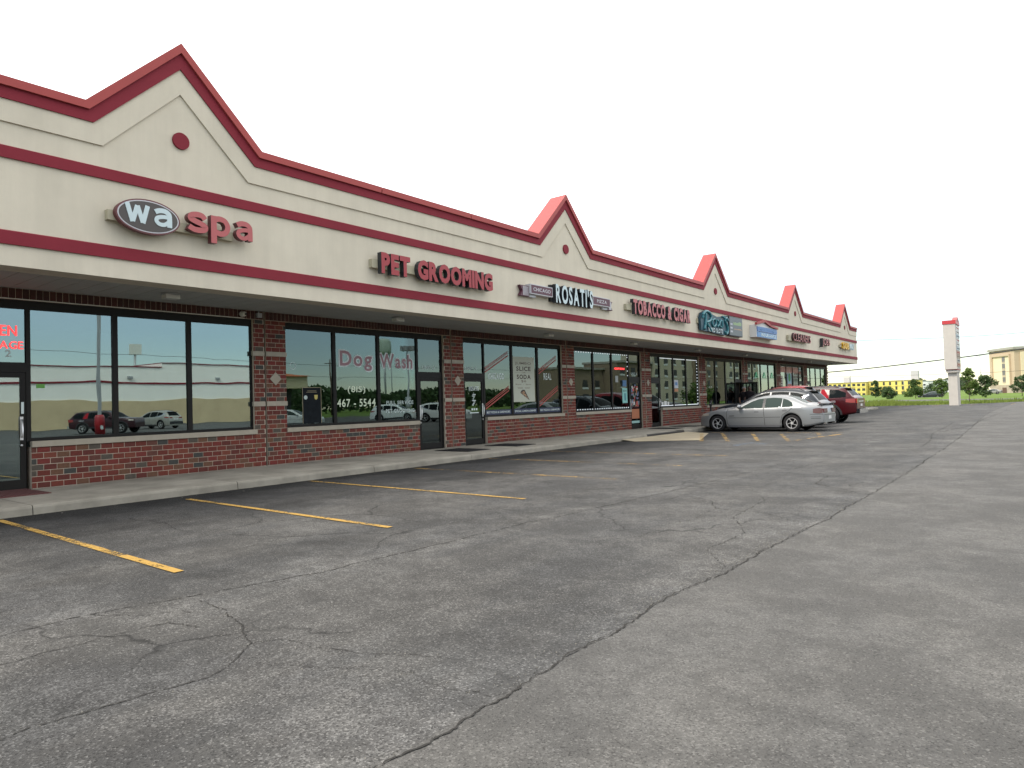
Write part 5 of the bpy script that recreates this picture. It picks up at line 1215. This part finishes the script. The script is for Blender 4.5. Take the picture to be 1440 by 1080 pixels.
hb('door', (-6.9, -4.6, -.08, -.052, 0, 2.2), mat('brown_door', (.10, .05, .03), .6)); hb('cornice', (-14.2, .5, -.5, 18.4, 13.4, 13.75), gc); hb('cornice', (-14.0, .3, -.3, 18.2, 13.751, 14.15), gc)
hb('side_wing', (.06, .4, 1.6, 16, 3.0, 12.6), M['paletan'])
for y in (4, 8, 12):
    for k in range(4): hb('window', (.401, .43, y, y+1.5, 3.6+k*2.3, 5.3+k*2.3), hg)
# street lamps, poles and wires
def mast(label, x, y, h, double=True, r=.09):
    p = thing('street_lamp', label, 'street lamp', (x, y, -.05)); MB().tube([(0, 0, 0), (0, 0, h)], [r, r*.6], 8).build('pole', M['galv'], p, local=True)
    mb = MB(); mb.box(-.75 if double else -.9, .75 if double else .02, -.06, .06, h, h+.10); mb.build('lamp_head', M['galv'], p, local=True)
mast('tall street lamp between the pylon sign and the hotel', -14.1, 200, 9.3); mast('tall street lamp beyond the end of the shop building', -42.9, 200, 9.2); mast('short single lamp pole before the yellow building', -30.4, 200, 4.9, False, .06)
wires = [((-60, 95, 3.2), (-22.9, 95, 4.12), (-12.2, 95, 4.79), (-3.3, 95, 5.61), (30, 95, 9.6)), ((-60, 110, 4.9), (-26.6, 110, 3.85), (-14.2, 110, 3.56), (-3.1, 110, 3.57), (30, 110, 5.0)), ((-70, 120, 12), (-15.2, 120, 9.22), (-3.2, 120, 9.08), (40, 120, 10.5))]
for i, pts in enumerate(wires):
    q = smooth_pts([(a[0], a[2]) for a in pts], 8); mb = MB(); mb.tube([(a, pts[0][1], b) for a, b in q], (.075, .022, .03)[i], 6)
    tag(mb.build('overhead_wire', M['plastic']), ('thick dark overhead cable rising to the right across the sky', 'thin overhead wire just above the yellow building', 'faint high overhead wire above the hotel')[i], 'wire')
# far cars
def cat_loc(x, y, rz, L_=5.0, z=0): return (x-math.cos(rz)*L_/2, y-math.sin(rz)*L_/2, z)
recopy(sedan, cat_loc(-13, 215, R(8), z=-.05), R(8), 'pale car parked before the hotel', 'distant parked cars', {'silver_car_paint': champagne})
recopy(sedan, cat_loc(-20.8, 170, R(4), z=-.25), R(4), 'dark car half hidden in the grass left of the pylon', 'distant parked cars', {'silver_car_paint': grey})

# ------------------------------------------------------------------ what stands behind the camera (seen in the glass)
p = thing('store_building', 'long store building with white upper wall and tan base across the lot', 'building', (58.5, 14, 0))
M['storewhite'] = mat('white_store_wall', (.86, .84, .78), .85, var=.04, vs=.6); M['storetan'] = mat('tan_store_base', (.56, .44, .27), .85, var=.12, vs=.5)
MB().box(58.6, 90, -60, 40, 3.1, 6.95).build('wall', M['storewhite'], p); MB().box(58.6, 90, 40.001, 54, 3.1, 7.5).build('wall', M['storewhite'], p); MB().box(58.5, 90, -60.1, 54.1, 0, 3.1).build('base', M['storetan'], p)
MB().box(58.5, 58.6, -60, 54, 5.0, 5.2).build('trim_band', M['band'], p); MB().box(58.5, 90.1, -60.1, 40, 6.951, 7.06).build('roof_edge', M['band'], p); MB().box(58.5, 90.1, 40.001, 54.1, 7.501, 7.6).build('roof_edge', M['band'], p)
for y in (22, 36, 47): MB().box(58.3, 58.6, y, y+.5, 5.6, 5.9).build('wall_lamp', M['galv'], p)
p = thing('light_pole', 'tall square light pole on a red painted base', 'light pole', (24.9, 20.1, 0)); MB().lathe([(0, 0), (.3, 0), (.3, 1.25), (.24, 1.4), (0, 1.4)], 18, axis='z').build('base', M['redface'], p, local=True); MB().box(-.09, .09, -.09, .09, 1.4, 10.5).build('pole', M['galv'], p, local=True); MB().box(-.5, .5, -.16, .16, 10.5, 10.65).build('lamp_head', M['galv'], p, local=True)
letters('8', -.09, .09, .35, .65, 0, .004, [M['vinyl']], p, off=.03, joined='number') and None
b8 = [o for o in p.children if o.name.startswith('number')][0]; b8.rotation_euler = (0, 0, math.pi); b8.location = (-.31, 0, 0)
for v in b8.data.vertices: v.co = v.co+Vector((24.9, 20.1, 0))
p = thing('high_sign', 'white sign on a tall pole beyond the store', 'sign', (129, 67, 0)); MB().tube([(0, 0, 0), (0, 0, 14.3)], .25, 8).build('pole', M['galv'], p, local=True); MB().box(-.3, .3, -1.2, 1.2, 14.3, 16.6).build('cabinet', M['white'], p, local=True)
# orange roofed restaurant
p = thing('orange_roof_building', 'restaurant with orange hipped roof and cream fascia', 'building', (70, 78, 0))
M['orange'] = mat('orange_roof_tile', (.50, .12, .02), .7, var=.1); M['creamw'] = mat('cream_wall', (.62, .55, .36), .8)
MB().box(76, 100, 50, 70, 0, 4.9).build('wall', M['darkwin'], p); MB().box(74, 102, 48, 72, 4.9, 7.1).build('fascia', M['creamw'], p)
MB().add([(73.5, 47.5, 7.11), (102.5, 47.5, 7.11), (102.5, 72.5, 7.11), (73.5, 72.5, 7.11), (85, 56, 9.2), (91, 56, 9.2), (91, 63, 9.2), (85, 63, 9.2)], [(0, 1, 5, 4), (1, 2, 6, 5), (2, 3, 7, 6), (3, 0, 4, 7), (4, 5, 6, 7)]).build('roof', M['orange'], p, fix=True)
# hotel opposite
p = thing('brown_hotel', 'four storey brown and cream hotel across the street', 'building', (62, 180, 0))
M['brownw'] = mat('brown_hotel_wall', (.22, .17, .12), .85); M['creamh'] = mat('cream_hotel_wall', (.42, .38, .29), .85)
for (a, b, x, hgt, m) in ((140, 158, 66, 9.4, 'brownw'), (158.4, 178, 62, 11.2, 'brownw'), (178.4, 206, 62, 15.5, 'creamh'), (206.4, 224, 58, 16, 'brownw'), (224.4, 262, 60, 17, 'creamh')):
    MB().box(x, x+10, a, b, 0, hgt).build('wall', M[m], p); MB().box(x-.6, x+10.6, a-.19, b+.19, hgt, hgt+.5).build('cornice', bpy.data.materials['grey_cornice'], p)
    for k in range(int((b-a)/6)):
        for z in (1.4, 4.8, 8.2, 11.6):
            if z+2 < hgt: MB().box(x-.08, x-.002, a+2+k*6, a+4.2+k*6, z, z+1.7).build('window', M['darkwin'], p); MB().box(x-.10, x-.002, a+2+k*6, a+4.2+k*6, z-.5, z-.05).build('vent', M['farwhite'], p)
# tower, floodlights, utility pole
p = thing('water_tower', 'tall water tower on thin steel legs', 'tower', (250, 300, 0))
def rp_(px_, hgt): pass
bpy.data.objects['water_tower'].location = (270, 262, 0)
MB().lathe([(0, 31), (3, 31.5), (3.4, 33), (3.4, 38), (2.5, 39.5), (0, 40)], 20, axis='z').build('tank', mat('pale_green_tank', (.35, .42, .36), .6), p, local=True)
for a in (45, 135, 225, 315):
    c, s = math.cos(R(a)), math.sin(R(a)); MB().tube([(c*4.2, s*4.2, 0), (c*2.6, s*2.6, 31)], .3, 6).build('leg', M['galv'], p, local=True)
p = thing('floodlight_pole', 'floodlight mast with a ring of lamps', 'light pole', (68, 78, 0)); bpy.data.objects['floodlight_pole'].location = (61.5, 84, 0)
MB().tube([(0, 0, 0), (0, 0, 3), (0, 0, 3.01), (0, 0, 11.5)], [.45, .45, .16, .12], 10).build('pole', M['galv'], p, local=True)
for k in range(6): a = k*math.pi/3; MB().box(math.cos(a)*.9-.3, math.cos(a)*.9+.3, math.sin(a)*.9-.3, math.sin(a)*.9+.3, 11.1, 11.9).build('floodlight', M['galv'], p, local=True)
p = thing('utility_pole', 'wooden utility pole with crossarm and street lamp arm', 'utility pole', (78, 80, 0)); MB().tube([(0, 0, 0), (0, 0, 10.5)], [.17, .11], 9).build('pole', M['wood'], p, local=True); MB().box(-.08, .08, -1.2, 1.2, 9.6, 9.75).build('crossarm', M['wood'], p, local=True); MB().tube([(0, 0, 6), (0, 1.2, 6.8), (0, 2.6, 7.2)], .05, 6).build('lamp_arm', M['galv'], p, local=True)
mb = MB()
for z in (9.7, 7.6): mb.tube([(78, 20, z+1), (78, 80, z-.4), (78, 150, z)], .03, 5)
tag(mb.build('overhead_wire', M['plastic']), 'pair of wires strung on the wooden utility pole', 'wire')
# belt of trees behind
bw = MB(); rnd = random.Random(61)
for k in range(16000):
    x, y = 150+rnd.uniform(-8, 8), rnd.uniform(60, 420)
    hh = 6.8+.9*math.sin(y*.11)+.7*math.sin(y*.31); z = hh*rnd.random()**.6
    q = Vector((x, y, z)); u_ = Vector((rnd.gauss(0, .5), rnd.gauss(0, 1), rnd.gauss(0, 1))).normalized(); w_ = u_.cross(Vector((1, 0, .2))).normalized(); s = rnd.uniform(.7, 1.8)
    bw.add([q-u_*s*.5, q+w_*s*.45, q+u_*s*.5, q-w_*s*.45], [(0, 1, 2, 3)], 0)
tag(bw.build('tree_belt', LV[1]), 'belt of dark trees behind the far car park', kind='stuff')
tree('rounded green tree before the brown hotel', 45, 172, 5.0, 9, 4.6, 62, [LV[0], LV[2]], 2600, .7, .2, group='trees across the street')
# cars behind the camera
G2 = 'cars parked across the lot'
recopy(big, cat_loc(27.6, 21.6, R(-38)), R(-38), 'dark plum four wheel drive parked behind the light pole base', G2, {'maroon_car_paint': darkred, 'red_car_paint': darkred})
recopy(suv, cat_loc(33.6, 28.2, R(160)), R(160), 'champagne crossover parked before the white store wall', G2, {'grey_car_paint': champagne})
recopy(sedan, cat_loc(21.7, 33.5, R(-36)), R(-36), 'white sedan parked before the orange roofed restaurant', G2, {'silver_car_paint': whitep})
recopy(suv, cat_loc(19.7, 42.7, R(-30)), R(-30), 'white crossover parked in the middle of the lot', G2, {'grey_car_paint': whitep})
recopy(suv, cat_loc(12.0, 41.0, R(-20)), R(-20), 'white crossover parked nearest the camera in the lot behind', G2, {'grey_car_paint': whitep})
recopy(sedan, cat_loc(6.2, 55, R(98)), R(98), 'blue car parked far along the lot', G2, {'silver_car_paint': bluep})
recopy(sedan, cat_loc(12, 8.5, R(10)), R(10), 'silver blue car parked opposite the spa door', G2, {'silver_car_paint': car_paint('pale_blue_car_paint', (.30, .38, .45), .4, .3)})
